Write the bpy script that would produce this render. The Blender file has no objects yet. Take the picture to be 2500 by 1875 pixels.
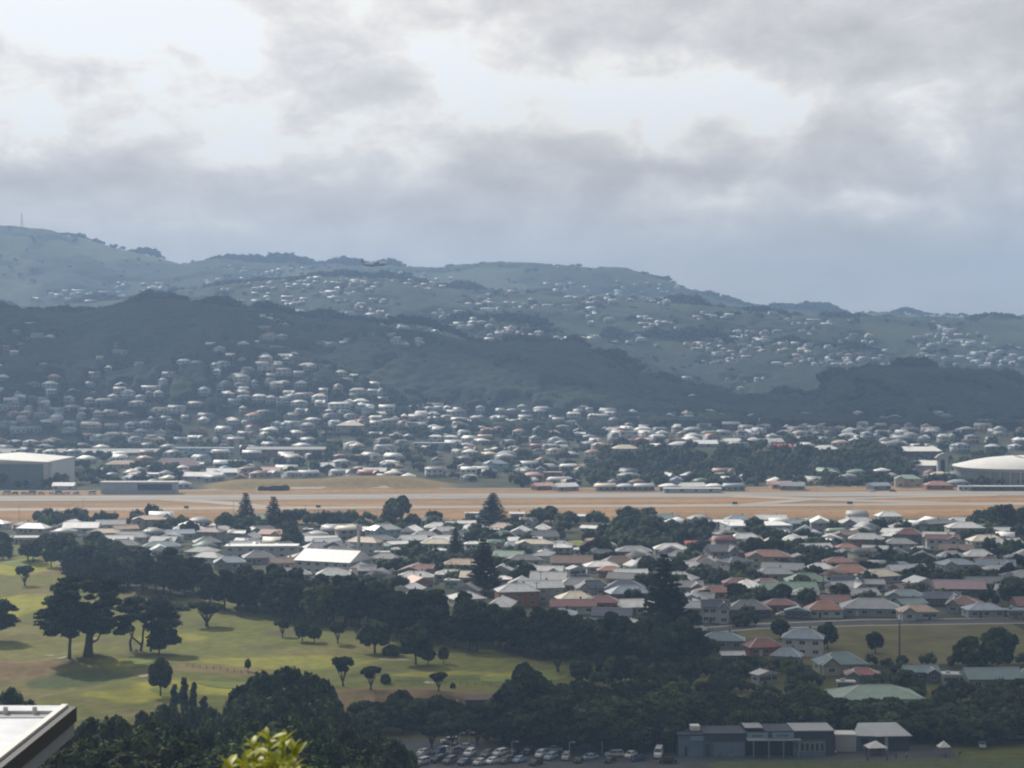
import bpy, bmesh, math, random
import numpy as np
from mathutils import Vector, Matrix
from math import radians as R, pi, sin, cos, tan, atan, atan2, sqrt, exp
rnd = random.Random(7)
rs = np.random.RandomState(7)
C = bpy.context.scene.collection
S = bpy.context.scene

# ------------------------------------------------------------------ camera, sky, sun, exposure
F, W2, H2, YH, CAMZ = 4665.0, 1250.0, 937.5, 860.0, 100.0
PITCH = atan((H2 - YH) / F)
cam = bpy.data.objects.new('camera', bpy.data.cameras.new('camera'))
C.objects.link(cam); S.camera = cam
cam.location = (0, 0, CAMZ); cam.rotation_euler = (pi / 2 - PITCH, 0, 0)
cam.data.sensor_width = 36; cam.data.lens = 36 * F / 2500
cam.data.dof.use_dof = True; cam.data.dof.focus_distance = 1500; cam.data.dof.aperture_fstop = 4.5
cam.data.clip_start = 0.5; cam.data.clip_end = 40000

S.view_settings.view_transform = 'Standard'; S.view_settings.look = 'None'
S.view_settings.exposure = 0.0; S.view_settings.gamma = 1.0
S.view_settings.use_curve_mapping = False
cy = S.cycles
cy.max_bounces = 5; cy.diffuse_bounces = 2; cy.glossy_bounces = 2; cy.transmission_bounces = 2
cy.volume_bounces = 1; cy.transparent_max_bounces = 6
cy.filter_width = 2.1
cy.caustics_reflective = False; cy.caustics_refractive = False

SUN_AZ, SUN_EL = R(-34), R(39)          # to the left of the view axis (+Y), in front
sd = Vector((sin(SUN_AZ) * cos(SUN_EL), cos(SUN_AZ) * cos(SUN_EL), sin(SUN_EL)))
sun = bpy.data.objects.new('sun', bpy.data.lights.new('sun', 'SUN'))
C.objects.link(sun); sun.rotation_euler = (-sd).to_track_quat('-Z', 'Y').to_euler()
sun.data.energy = 5.0; sun.data.angle = R(2.5); sun.data.color = (1.0, 0.93, 0.82)

class NT:
    def __init__(s, tree): s.t = tree; s.n = tree.nodes; s.l = tree.links
    def new(s, ty, **k):
        n = s.n.new(ty)
        for a, v in k.items(): setattr(n, a, v)
        return n
    def link(s, a, b): s.l.new(a, b)
    def setin(s, sock, v):
        if isinstance(v, (int, float)): sock.default_value = v
        elif isinstance(v, (tuple, list)): sock.default_value = v if len(v) == len(sock.default_value) else tuple(v) + (1,)
        else: s.l.new(v, sock)
    def m(s, op, a, b=None, c=None, clamp=False):
        n = s.n.new('ShaderNodeMath'); n.operation = op; n.use_clamp = clamp
        s.setin(n.inputs[0], a)
        if b is not None: s.setin(n.inputs[1], b)
        if c is not None: s.setin(n.inputs[2], c)
        return n.outputs[0]
    def noise(s, vec, scale, detail=3, rough=0.5, dist=0.0):
        n = s.n.new('ShaderNodeTexNoise'); n.inputs['Scale'].default_value = scale
        n.inputs['Detail'].default_value = detail; n.inputs['Roughness'].default_value = rough
        n.inputs['Distortion'].default_value = dist
        if vec is not None: s.l.new(vec, n.inputs['Vector'])
        return n
    def mix(s, fac, a, b, mode='MIX'):
        n = s.n.new('ShaderNodeMix'); n.data_type = 'RGBA'; n.blend_type = mode
        s.setin(n.inputs[0], fac); s.setin(n.inputs[6], a); s.setin(n.inputs[7], b)
        return n.outputs[2]
    def mapr(s, v, a, b, c, d, smooth=True):
        n = s.n.new('ShaderNodeMapRange'); n.interpolation_type = 'SMOOTHSTEP' if smooth else 'LINEAR'
        s.setin(n.inputs[0], v)
        for i, q in enumerate((a, b, c, d)): s.setin(n.inputs[i + 1], q)
        return n.outputs[0]

world = bpy.data.worlds.new('World'); S.world = world; world.use_nodes = True
w = NT(world.node_tree); w.n.clear()
tc = w.new('ShaderNodeTexCoord'); g = tc.outputs['Generated']
sky = w.new('ShaderNodeTexSky', sky_type='NISHITA', sun_disc=False)
sky.sun_elevation = SUN_EL; sky.sun_rotation = SUN_AZ; sky.air_density = 1.0; sky.dust_density = 1.5
sep = w.new('ShaderNodeSeparateXYZ'); w.link(g, sep.inputs[0])
X_, Z_ = sep.outputs[0], sep.outputs[2]
Zup = w.m('MAXIMUM', Z_, 0.0)
# billowing of the cloud deck: coordinates of a deck overhead, so that clouds flatten towards the horizon
inv = w.m('DIVIDE', 1.0, w.m('ADD', Zup, 0.09))
comb = w.new('ShaderNodeCombineXYZ')
w.link(w.m('MULTIPLY', X_, inv), comb.inputs[0]); w.link(w.m('MULTIPLY', sep.outputs[1], inv), comb.inputs[1])
deck = comb.outputs[0]
comb2 = w.new('ShaderNodeCombineXYZ')
w.link(X_, comb2.inputs[0]); w.link(sep.outputs[1], comb2.inputs[1]); w.link(w.m('MULTIPLY', Z_, 1.7), comb2.inputs[2])
dirv = comb2.outputs[0]
wz = w.noise(dirv, 11.0, 4, 0.55); wz2 = w.noise(dirv, 34.0, 4, 0.5)
ws = w.new('ShaderNodeSeparateColor'); w.link(wz.outputs['Color'], ws.inputs[0])
ws2 = w.new('ShaderNodeSeparateColor'); w.link(wz2.outputs['Color'], ws2.inputs[0])
def warp(c, i, a, b):
    v = w.m('MULTIPLY_ADD', w.m('SUBTRACT', ws.outputs[i], 0.5), a, c)
    return w.m('MULTIPLY_ADD', w.m('SUBTRACT', ws2.outputs[i], 0.5), b, v)
wx, wzz = warp(X_, 0, 0.07, 0.035), warp(Z_, 1, 0.03, 0.024)
n1 = w.noise(dirv, 15.0, 6, 0.6, 0.4).outputs['Fac']
n3 = w.noise(dirv, 30.0, 6, 0.6, 0.3).outputs['Fac']
n2 = w.noise(deck, 1.3, 4, 0.5, 0.2).outputs['Fac']
# (px, py, rx, ry, amount): where the deck is thin and bright, or thick and grey
CL = [(280, 260, 420, 170, .10), (1250, 330, 420, 60, .08), (420, 60, 160, 110, .55), (120, 60, 190, 90, .45), (560, 150, 70, 60, .35), (1000, 110, 170, 90, .3), (620, 320, 420, 70, .28), (90, 320, 130, 60, .3),
      (640, 405, 130, 38, .2), (1080, 430, 55, 45, .26), (1130, 240, 130, 60, .36), (1500, 210, 300, 60, .34), (1650, 290, 260, 60, .28), (1880, 320, 70, 60, .25), (2000, 240, 500, 40, .15), (2260, 330, 70, 60, .3),
      (1780, 490, 190, 40, .46), (2150, 490, 120, 36, .44), (700, 560, 300, 30, .12), (1500, 590, 400, 30, .10), (900, 220, 130, 80, -.2), (330, 240, 240, 70, -.12), (300, 470, 480, 40, -.20),
      (1750, 425, 480, 34, -.24), (1380, 480, 300, 50, -.1), (2250, 140, 300, 80, -.26), (1750, 60, 260, 60, -.1), (1330, 350, 150, 36, -.12),
      (1280, 40, 130, 40, -.05), (700, 640, 900, 60, .02)]
acc = w.m('MULTIPLY_ADD', w.m('SUBTRACT', n1, 0.5), 0.62, 0.0)
acc = w.m('MULTIPLY_ADD', w.m('SUBTRACT', n2, 0.5), 0.35, acc)
acc = w.m('MULTIPLY_ADD', w.m('SUBTRACT', n3, 0.5), w.mapr(Z_, 0.03, 0.10, 0.40, 1.1), acc)
for (px, py, rx, ry, am) in CL:
    dx = w.m('MULTIPLY', w.m('SUBTRACT', wx, (px - W2) / F), F / rx)
    dz = w.m('MULTIPLY', w.m('SUBTRACT', wzz, (YH - py) / F), F / ry)
    q = w.m('ADD', w.m('MULTIPLY', dx, dx), w.m('MULTIPLY', dz, dz))
    acc = w.m('MULTIPLY_ADD', w.m('EXPONENT', w.m('MULTIPLY', q, -0.7)), am * 1.0, acc)
# the deck gets thinner and lighter overhead and darker close to the horizon
acc = w.m('ADD', acc, w.mapr(Z_, 0.03, 0.14, -0.18, 0.10))
ramp = w.new('ShaderNodeValToRGB'); w.link(w.m('MULTIPLY_ADD', acc, 0.62, 0.445), ramp.inputs[0])
cr = ramp.color_ramp; cr.interpolation = 'B_SPLINE'
cr.elements[0].position = 0.0; cr.elements[0].color = (0.43, 0.41, 0.405, 1)
cr.elements[1].position = 1.0; cr.elements[1].color = (1.6, 1.50, 1.36, 1)
for p, c in ((0.22, (0.56, 0.525, 0.505)), (0.42, (0.68, 0.65, 0.63)), (0.6, (0.84, 0.805, 0.76)), (0.8, (1.18, 1.12, 1.03))):
    e = cr.elements.new(p); e.color = c + (1,)
bg1 = w.new('ShaderNodeBackground'); w.link(sky.outputs[0], bg1.inputs[0]); bg1.inputs[1].default_value = 0.1
bg2 = w.new('ShaderNodeBackground'); w.link(ramp.outputs[0], bg2.inputs[0]); 
# clouds between us and the sun glow; those away from it are greyer
dot = w.new('ShaderNodeVectorMath', operation='DOT_PRODUCT'); w.link(g, dot.inputs[0]); dot.inputs[1].default_value = sd
w.link(w.mapr(dot.outputs['Value'], -0.3, 0.78, 0.22, 1.12), bg2.inputs[1])
mx = w.new('ShaderNodeMixShader'); mx.inputs[0].default_value = 0.96
w.link(bg1.outputs[0], mx.inputs[1]); w.link(bg2.outputs[0], mx.inputs[2])
wo = w.new('ShaderNodeOutputWorld'); w.link(mx.outputs[0], wo.inputs[0])

# ------------------------------------------------------------------ noise and terrain
def hash2(ix, iy, seed):
    h = (ix.astype(np.int64) * 374761393 + iy.astype(np.int64) * 668265263 + seed * 982451653) & 0x7fffffff
    h = ((h ^ (h >> 13)) * 1274126177) & 0x7fffffff
    h = h ^ (h >> 16)
    return (h & 0xffff) / 65535.0
def vnoise(x, y, seed=0):
    x = np.asarray(x, float); y = np.asarray(y, float)
    ix = np.floor(x); iy = np.floor(y); fx = x - ix; fy = y - iy
    fx = fx * fx * (3 - 2 * fx); fy = fy * fy * (3 - 2 * fy)
    a = hash2(ix, iy, seed); b = hash2(ix + 1, iy, seed); c = hash2(ix, iy + 1, seed); d = hash2(ix + 1, iy + 1, seed)
    return (a + (b - a) * fx) * (1 - fy) + (c + (d - c) * fx) * fy
def fbm(x, y, seed=0, o=4):
    s = 0; a = 0.5; t = 0
    for i in range(o):
        s = s + a * vnoise(x * 2 ** i, y * 2 ** i, seed + i * 17); t += a; a *= 0.5
    return s / t                                   # 0..1
def sst(a, b, x):
    t = np.clip((x - a) / (b - a), 0, 1); return t * t * (3 - 2 * t)

def prof(pts, D):
    px = np.array([p[0] for p in pts], float); py = np.array([p[1] for p in pts], float)
    return (px - W2) / F, CAMZ + (YH - py) * D / F
# ridges seen along the horizon, each at its own distance: silhouette, foot, ridge distance, tree height, fall beyond
LAY = [
 dict(n='spur', p=[(-2200, 900), (-300, 880), (0, 880), (300, 868), (600, 838), (700, 855), (800, 884), (900, 930), (1000, 968), (1100, 1008), (1300, 1032), (1500, 1042), (1700, 1060), (1800, 1085), (2600, 1085), (4700, 1080)], f=1840, r=2150, t=6),
 dict(n='near', p=[(-2200, 700), (-300, 730), (0, 745), (180, 765), (250, 750), (340, 728), (450, 735), (560, 748), (650, 755), (750, 775), (870, 782), (960, 802), (1050, 812), (1110, 826), (1190, 842), (1300, 838), (1400, 830), (1480, 855), (1540, 885), (1560, 915), (1640, 935), (1700, 945), (1800, 965), (1990, 970), (2030, 925), (2130, 893), (2260, 900), (2400, 905), (2500, 945), (2700, 980), (4700, 900)], f=2000, r=2500, t=9),
 dict(n='mid spur', p=[(-2200, 1000), (850, 1000), (950, 860), (1050, 800), (1140, 775), (1250, 779), (1330, 792), (1450, 822), (1600, 875), (1700, 905), (1900, 985), (2600, 1000), (4700, 980)], f=2700, r=3050, t=8),
 dict(n='mid', p=[(-2200, 700), (0, 742), (200, 735), (600, 695), (800, 672), (1000, 682), (1120, 702), (1500, 722), (1700, 738), (1900, 762), (2100, 776), (2500, 776), (4700, 740)], f=2900, r=3900, t=6),
 dict(n='far', p=[(-2200, 540), (-300, 545), (0, 552), (100, 562), (190, 577), (300, 606), (380, 622), (440, 638), (540, 634), (640, 640), (700, 638), (760, 644), (900, 646), (1000, 655), (1080, 655), (1130, 648), (1220, 644), (1330, 645), (1400, 648), (1520, 652), (1620, 678), (1700, 705), (1750, 728), (1840, 742), (1960, 752), (2060, 765), (2120, 758), (2250, 764), (2350, 766), (2500, 768), (2800, 760), (4700, 700)], f=3900, r=5200, t=8),
]
for L in LAY:
    L['u'], z = prof(L['p'], L['r']); L['z'] = z - L['t']
def terrain(x, y):
    x = np.asarray(x, float); y = np.asarray(y, float)
    yy = np.maximum(y, 1.0); u = x / yy
    k = 4.0; e = (97 - 0.235 * y) / k
    z = np.where(e > 30, e * k, k * np.log1p(np.exp(np.minimum(e, 30))))
    z = z + np.where(y < 380, (fbm(x / 40, y / 40, 5, 3) - 0.5) * 3 * sst(15, 60, y) * sst(400, 340, y), 0)
    # golf links: rolling dunes to the left of the tree belt
    sb = (x + 223) * (622 - 972) / (53 + 223) + 972 - y          # >0 on the golf side of the belt
    gm = sst(-10, 60, sb) * sst(468, 520, y) * sst(1090, 1010, y)
    z = z + gm * (fbm(x / 55 + 3, y / 75, 11, 3) - 0.45) * 9
    for (bx, by, rx, ry, h) in MOUNDS:
        q = ((x - bx) / rx) ** 2 + ((y - by) / ry) ** 2
        z = z + h * np.exp(-q * 1.3)
    s = y - (1299.5 + 0.0733 * x)
    # the airfield lies on a low bank above the houses in front of it
    z = z + 2.2 * sst(-176, -142, s) * sst(420, 300, s)
    # knoll beyond the runway
    ux = x / yy * F + W2
    z = z + 6.6 * sst(58, 95, s) * sst(160, 120, s) * np.maximum(sst(660, 860, ux) * sst(1140, 960, ux), 0.7 * sst(470, 600, ux) * sst(900, 760, ux))
    # suburb rising beyond the airfield
    z = z + 20 * sst(1500, 1900, y) * (0.75 + 0.5 * fbm(x / 180, y / 180, 21, 2))
    bl = sst(1380, 1520, ux) * sst(2290, 2150, ux)
    z = np.maximum(z, bl * (19 * sst(1480, 1580, y) + 4 * sst(1600, 1900, y)))
    z0 = z
    for L in LAY:
        h = np.interp(u, L['u'], L['z'])
        rr = L['r'] + (fbm(u * 9 + 4, u * 0 + L['r'] * .01, 31, 2) - 0.5) * 160
        t = np.clip((y - L['f']) / (rr - L['f']), 0, 1)
        base = np.minimum(22.0, h)
        up = base + (h * (rr / L['r']) + CAMZ * (1 - rr / L['r']) - base) * np.sin(t * pi / 2) ** 1.15
        gull = (fbm(x / 130 + L['r'], y / 260, 41, 3) - 0.5) * 34 * np.sin(t * pi) * sst(0, 90, h - base)
        up = up + gull
        dn = np.clip((y - rr) / 900.0, 0, 1)
        up = up * (1 - 0.85 * dn * dn)
        z = np.maximum(z, np.where(y > L['f'], up, -50))
    return z
def dirpx(px, py):
    cx, cyy = (px - W2) / F, (H2 - py) / F
    v = np.array([cx, cos(PITCH) + cyy * sin(PITCH), -sin(PITCH) + cyy * cos(PITCH)])
    return v / v[1]
_Y = np.concatenate([np.arange(150, 1500, 1.5), np.arange(1500, 6000, 5.0)])
def at(px, py):
    """point where the ray of a photograph pixel meets the terrain"""
    d = dirpx(px, py)
    zz = CAMZ + d[2] * _Y; t = terrain(d[0] * _Y, _Y)
    i = int(np.argmax(zz <= t))
    if zz[i] > t[i]: i = len(_Y) - 1
    Y = _Y[i]
    return float(d[0] * Y), float(Y), float(t[i])
def pxl(*pts): return [at(*p)[:2] for p in pts]
def topx(x, y, z):
    fz = y * cos(PITCH) - (z - CAMZ) * sin(PITCH); up = y * sin(PITCH) + (z - CAMZ) * cos(PITCH)
    return W2 + x / fz * F, H2 - up / fz * F
def zat(x, y): return float(terrain(np.array([x]), np.array([y]))[0])
MOUNDS = []
def mound(px, py, rx, ry, h):
    x, y, z = at(px, py); MOUNDS.append((x, y, rx, ry, h))
mound(205, 1622, 15, 14, 4.0); mound(30, 1640, 22, 12, 2.5); mound(1120, 1715, 26, 9, 3.0); mound(850, 1700, 22, 9, 2.0)
mound(1000, 1660, 14, 8, 1.2)

# ------------------------------------------------------------------ mesh helpers
def mk(name, V, Fs, smooth=False, mats=(), midx=None, col=None):
    """mesh from arrays; Fs is a list of (n,3) / (n,4) index arrays"""
    me = bpy.data.meshes.new(name)
    V = np.asarray(V, np.float32); Fs = [np.asarray(f, np.int32) for f in Fs if len(f)]
    me.vertices.add(len(V)); me.vertices.foreach_set('co', V.ravel())
    nl = sum(f.size for f in Fs); npol = sum(len(f) for f in Fs)
    me.loops.add(nl); me.loops.foreach_set('vertex_index', np.concatenate([f.ravel() for f in Fs]))
    tot = np.concatenate([np.full(len(f), f.shape[1], np.int32) for f in Fs])
    st = np.concatenate([[0], np.cumsum(tot)[:-1]]).astype(np.int32)
    me.polygons.add(npol); me.polygons.foreach_set('loop_start', st); me.polygons.foreach_set('loop_total', tot)
    if smooth: me.polygons.foreach_set('use_smooth', np.ones(npol, bool))
    for m_ in mats: me.materials.append(m_)
    if midx is not None: me.polygons.foreach_set('material_index', np.asarray(midx, np.int32))
    if col is not None:
        a = me.attributes.new('tint', 'FLOAT_COLOR', 'POINT')
        cc = np.ones((len(V), 4), np.float32); cc[:, :3] = col; a.data.foreach_set('color', cc.ravel())
    me.update(calc_edges=True); me.validate()
    return me
class MB:
    """collects simple solids, then builds one mesh"""
    def __init__(s): s.v = []; s.f = []; s.n = 0; s.mi = []
    def add(s, V, Fc, mi=0):
        s.v += [tuple(p) for p in V]; s.f += [tuple(i + s.n for i in f) for f in Fc]; s.mi += [mi] * len(Fc); s.n += len(V)
    def box(s, x0, x1, y0, y1, z0, z1, mi=0):
        s.add([(x0, y0, z0), (x1, y0, z0), (x1, y1, z0), (x0, y1, z0), (x0, y0, z1), (x1, y0, z1), (x1, y1, z1), (x0, y1, z1)],
              [(0, 3, 2, 1), (4, 5, 6, 7), (0, 1, 5, 4), (1, 2, 6, 5), (2, 3, 7, 6), (3, 0, 4, 7)], mi)
    def bar(s, a, b, w_, h_=None, mi=0):
        a, b = Vector(a), Vector(b); h_ = h_ or w_
        d = (b - a).normalized(); sx = d.cross(Vector((0, 0, 1)))
        if sx.length < 1e-3: sx = Vector((1, 0, 0))
        sx.normalize(); up = sx.cross(d); P = []
        for q in (a, b):
            for (i, j) in ((-1, -1), (1, -1), (1, 1), (-1, 1)): P.append(q + sx * (i * w_ / 2) + up * (j * h_ / 2))
        s.add(P, [(0, 1, 2, 3), (7, 6, 5, 4), (0, 4, 5, 1), (1, 5, 6, 2), (2, 6, 7, 3), (3, 7, 4, 0)], mi)
    def tube(s, pts, rad, n=7, mi=0, cap=True):
        pts = [Vector(p) for p in pts]; V = []; Fc = []
        for k, p in enumerate(pts):
            d = (pts[min(k + 1, len(pts) - 1)] - pts[max(k - 1, 0)]).normalized()
            a = d.cross(Vector((0.13, 1, 0.07))).normalized(); b = d.cross(a)
            for i in range(n):
                t = 2 * pi * i / n; V.append(p + (a * cos(t) + b * sin(t)) * rad[k])
        for k in range(len(pts) - 1):
            for i in range(n):
                j = (i + 1) % n; Fc.append((k * n + i, k * n + j, (k + 1) * n + j, (k + 1) * n + i))
        if cap: Fc.append(tuple(range(n))); Fc.append(tuple((len(pts) - 1) * n + i for i in reversed(range(n))))
        s.add(V, Fc, mi)
    def prism(s, P, y0, y1, mi=0):
        """outline P (x,z) pushed from y0 to y1"""
        n = len(P); V = [(x, y0, z) for x, z in P] + [(x, y1, z) for x, z in P]
        s.add(V, [tuple(range(n))[::-1], tuple(range(n, 2 * n))] + [(i, (i + 1) % n, n + (i + 1) % n, n + i) for i in range(n)], mi)
    def mesh(s, name, mats=(), smooth=False):
        me = bpy.data.meshes.new(name); me.from_pydata(s.v, [], s.f)
        for m_ in mats: me.materials.append(m_)
        if mats: me.polygons.foreach_set('material_index', s.mi)
        if smooth: me.polygons.foreach_set('use_smooth', [True] * len(s.f))
        bm = bmesh.new(); bm.from_mesh(me); bmesh.ops.recalc_face_normals(bm, faces=bm.faces); bm.to_mesh(me); bm.free()
        return me
def ob(name, me, parent=None, loc=None, rz=None, color=None, scale=None):
    o = bpy.data.objects.new(name, me); C.objects.link(o)
    if parent is not None: o.parent = parent
    if loc is not None: o.location = loc
    if rz is not None: o.rotation_euler = (0, 0, rz)
    if scale is not None: o.scale = scale
    if color is not None: o.color = tuple(color) + (1,)
    return o
def tag(o, label=None, cat=None, group=None, kind=None):
    if label: o['label'] = label
    if cat: o['category'] = cat
    if group: o['group'] = group
    if kind: o['kind'] = kind
    return o

# ------------------------------------------------------------------ materials
def material(name, col, rough=0.8, spec=0.3, metal=0.0, var=0.0, vscale=1.0, src=None, bump=0.0, bscale=5.0, coord='Object', transl=0.0, stretch=None):
    """src: None (own colour), 'object' (object colour) or 'tint' (per-piece colour)"""
    m_ = bpy.data.materials.new(name); m_.use_nodes = True; t = NT(m_.node_tree); t.n.clear()
    b = t.new('ShaderNodeBsdfPrincipled'); o = t.new('ShaderNodeOutputMaterial')
    b.inputs['Roughness'].default_value = rough; b.inputs['Metallic'].default_value = metal
    b.inputs['Specular IOR Level'].default_value = spec
    if src == 'object': c = t.new('ShaderNodeObjectInfo').outputs['Color']
    elif src == 'tint': c = t.new('ShaderNodeAttribute', attribute_name='tint').outputs['Color']
    else:
        rgb = t.new('ShaderNodeRGB'); rgb.outputs[0].default_value = tuple(col) + (1,); c = rgb.outputs[0]
    co = t.new('ShaderNodeTexCoord').outputs[coord]
    if stretch:
        mp = t.new('ShaderNodeMapping'); mp.inputs['Scale'].default_value = stretch; t.link(co, mp.inputs[0]); co = mp.outputs[0]
    if name == 'foliage':
        c = t.mix(1.0, c, t.new('ShaderNodeAttribute', attribute_name='tint').outputs['Color'], 'MULTIPLY')
    if var:
        nz = t.noise(co, vscale, 4, 0.6)
        f = t.mapr(nz.outputs['Fac'], 0.3, 0.7, 1 - var, 1 + var)
        cc = t.new('ShaderNodeCombineColor')
        for i in range(3): t.link(f, cc.inputs[i])
        c = t.mix(1.0, c, cc.outputs[0], 'MULTIPLY')
    t.link(c, b.inputs['Base Color'])
    if bump:
        bn = t.new('ShaderNodeBump'); bn.inputs['Strength'].default_value = bump
        t.link(t.noise(co, bscale, 3, 0.6).outputs['Fac'], bn.inputs['Height']); t.link(bn.outputs[0], b.inputs['Normal'])
    if transl:
        tr = t.new('ShaderNodeBsdfTranslucent'); t.link(c, tr.inputs[0]); ms = t.new('ShaderNodeMixShader'); ms.inputs[0].default_value = transl
        t.link(b.outputs[0], ms.inputs[1]); t.link(tr.outputs[0], ms.inputs[2]); t.link(ms.outputs[0], o.inputs[0])
    else: t.link(b.outputs[0], o.inputs[0])
    return m_
M = {}
M['wall'] = material('painted_weatherboard', (1, 1, 1), 0.75, 0.25, src='object', var=0.10, vscale=0.6)
M['roof'] = material('painted_iron_roof', (1, 1, 1), 0.42, 0.5, src='object', var=0.14, vscale=0.45, stretch=(1, 1, 0.4))
M['trim'] = material('pale_trim', (0.6, 0.6, 0.58), 0.6, 0.3)
M['pane'] = material('window_glass', (0.03, 0.035, 0.04), 0.12, 0.6)
M['brick'] = material('chimney_brick', (0.2, 0.11, 0.085), 0.9, 0.2, var=0.2, vscale=3)
M['door'] = material('painted_door', (1, 1, 1), 0.6, 0.3, src='object')
M['leaf'] = material('foliage', (1, 1, 1), 0.85, 0.12, src='object', var=0.40, vscale=0.35, transl=0.06)
M['bark'] = material('bark', (0.09, 0.075, 0.06), 0.95, 0.1, var=0.3, vscale=1.2)
M['piece'] = material('distant_paint_and_roofing', (1, 1, 1), 0.52, 0.35, src='tint')
M['massleaf'] = material('distant_foliage', (1, 1, 1), 0.9, 0.08, src='tint', var=0.3, vscale=0.12)
M['conc'] = material('concrete', (0.36, 0.35, 0.33), 0.9, 0.2, var=0.12, vscale=0.5)
M['asph'] = material('asphalt', (0.065, 0.066, 0.07), 0.9, 0.3, var=0.25, vscale=0.15, coord='Object')
M['steel'] = material('grey_steel', (0.3, 0.31, 0.32), 0.5, 0.5)
M['wood'] = material('weathered_timber', (0.13, 0.105, 0.085), 0.9, 0.15, var=0.2, vscale=2)
M['dark'] = material('dark_opening', (0.02, 0.022, 0.026), 0.6, 0.3)
M['paint'] = material('car_paint', (1, 1, 1), 0.28, 0.5, src='object')
M['tyre'] = material('tyre_rubber', (0.02, 0.02, 0.02), 0.9, 0.2)
M['lamp'] = material('headlamp_glass', (0.7, 0.7, 0.7), 0.15, 0.6)
M['cloth'] = material('cloth', (1, 1, 1), 0.9, 0.1, src='object')
M['skin'] = material('skin', (0.45, 0.28, 0.2), 0.6, 0.3)
# ------------------------------------------------------------------ ground, hills
us = np.concatenate([np.linspace(-0.8, -0.31, 26), np.linspace(-0.30, 0.30, 361), np.linspace(0.31, 0.8, 26)])
ys = np.concatenate([np.arange(-60, 400, 14.0), np.arange(400, 1010, 4.0), np.arange(1010, 1450, 9.0), np.arange(1450, 3000, 14.0), np.arange(3000, 5600, 26.0), np.arange(5600, 7301, 340.0)])
def polar(y0, y1, extra=0.0):
    yy = ys[(ys >= y0) & (ys <= y1)]
    yg, ug = np.meshgrid(yy, us, indexing='ij')
    xg = ug * np.maximum(yg, 160.0)
    z = terrain(xg, yg)
    return xg, yg, z
def gridmesh(name, xg, yg, zg, col, mats):
    n, m_ = xg.shape
    V = np.stack([xg.ravel(), yg.ravel(), zg.ravel()], 1)
    i = np.arange(n - 1)[:, None] * m_ + np.arange(m_ - 1)[None, :]
    Fq = np.stack([i, i + 1, i + 1 + m_, i + m_], -1).reshape(-1, 4)
    return mk(name, V, [Fq], True, mats, None, col)
def lerpc(a, b, t): t = np.clip(t, 0, 1)[..., None]; return np.asarray(a) * (1 - t) + np.asarray(b) * t
GREEN, DRY, TAN = (0.115, 0.122, 0.032), (0.145, 0.128, 0.048), (0.18, 0.125, 0.07)
LUSH, DARKG, ROUGH = (0.24, 0.235, 0.042), (0.05, 0.068, 0.024), (0.08, 0.078, 0.04)
BL = []      # patches of other colour on the ground: (x, y, rx, ry, colour, strength)
def patch(px, py, rxp, ryp, c, k=1.0):
    x, y, z = at(px, py); a = at(px, py - ryp); b = at(px, py + ryp)
    BL.append((x, y, rxp * y / F, max(4, (a[1] - b[1]) / 2), c, k))
for q in [(60, 1385, 90, 18, LUSH), (40, 1480, 80, 35, LUSH, .8), (150, 1440, 110, 16, DRY, .7), (480, 1680, 150, 16, LUSH, 1), (330, 1700, 120, 14, LUSH, .8),
          (300, 1620, 60, 10, LUSH, .7), (60, 1625, 90, 16, TAN, .8), (60, 1550, 130, 14, DRY, .9), (200, 1660, 140, 20, DARKG, .8), (340, 1742, 60, 8, TAN, .5),
          (520, 1635, 140, 9, TAN, .7), (560, 1620, 120, 6, DRY, .6), (700, 1620, 200, 15, LUSH, .55), (600, 1500, 220, 18, GREEN, .8), (560, 1450, 200, 14, DARKG, .5), (760, 1480, 180, 14, DARKG, .7),
          (780, 1590, 140, 10, DRY, .8), (880, 1700, 70, 30, TAN, .8), (1000, 1690, 110, 14, TAN, 1), (1200, 1700, 120, 16, TAN, 1), (1250, 1720, 120, 10, TAN, .8), (1080, 1650, 160, 10, LUSH, .5), (1250, 1650, 60, 8, LUSH, .9),
          (1330, 1648, 60, 8, LUSH, 1), (1120, 1715, 70, 14, ROUGH, .8), (1050, 1580, 260, 14, DRY, .6), (1020, 1665, 60, 5, DARKG, .7), (900, 1650, 60, 8, DARKG, .6), (1130, 1655, 60, 6, DARKG, .7),
          (420, 1560, 90, 12, LUSH, .5), (420, 1590, 140, 10, GREEN, .7), (700, 1545, 60, 8, ROUGH, .7), (420, 1475, 50, 16, DARKG, .9), (130, 1400, 60, 6, TAN, .6), (190, 1385, 60, 5, TAN, .8), (950, 1745, 90, 8, TAN, .8)]:
    patch(*q)
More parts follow.
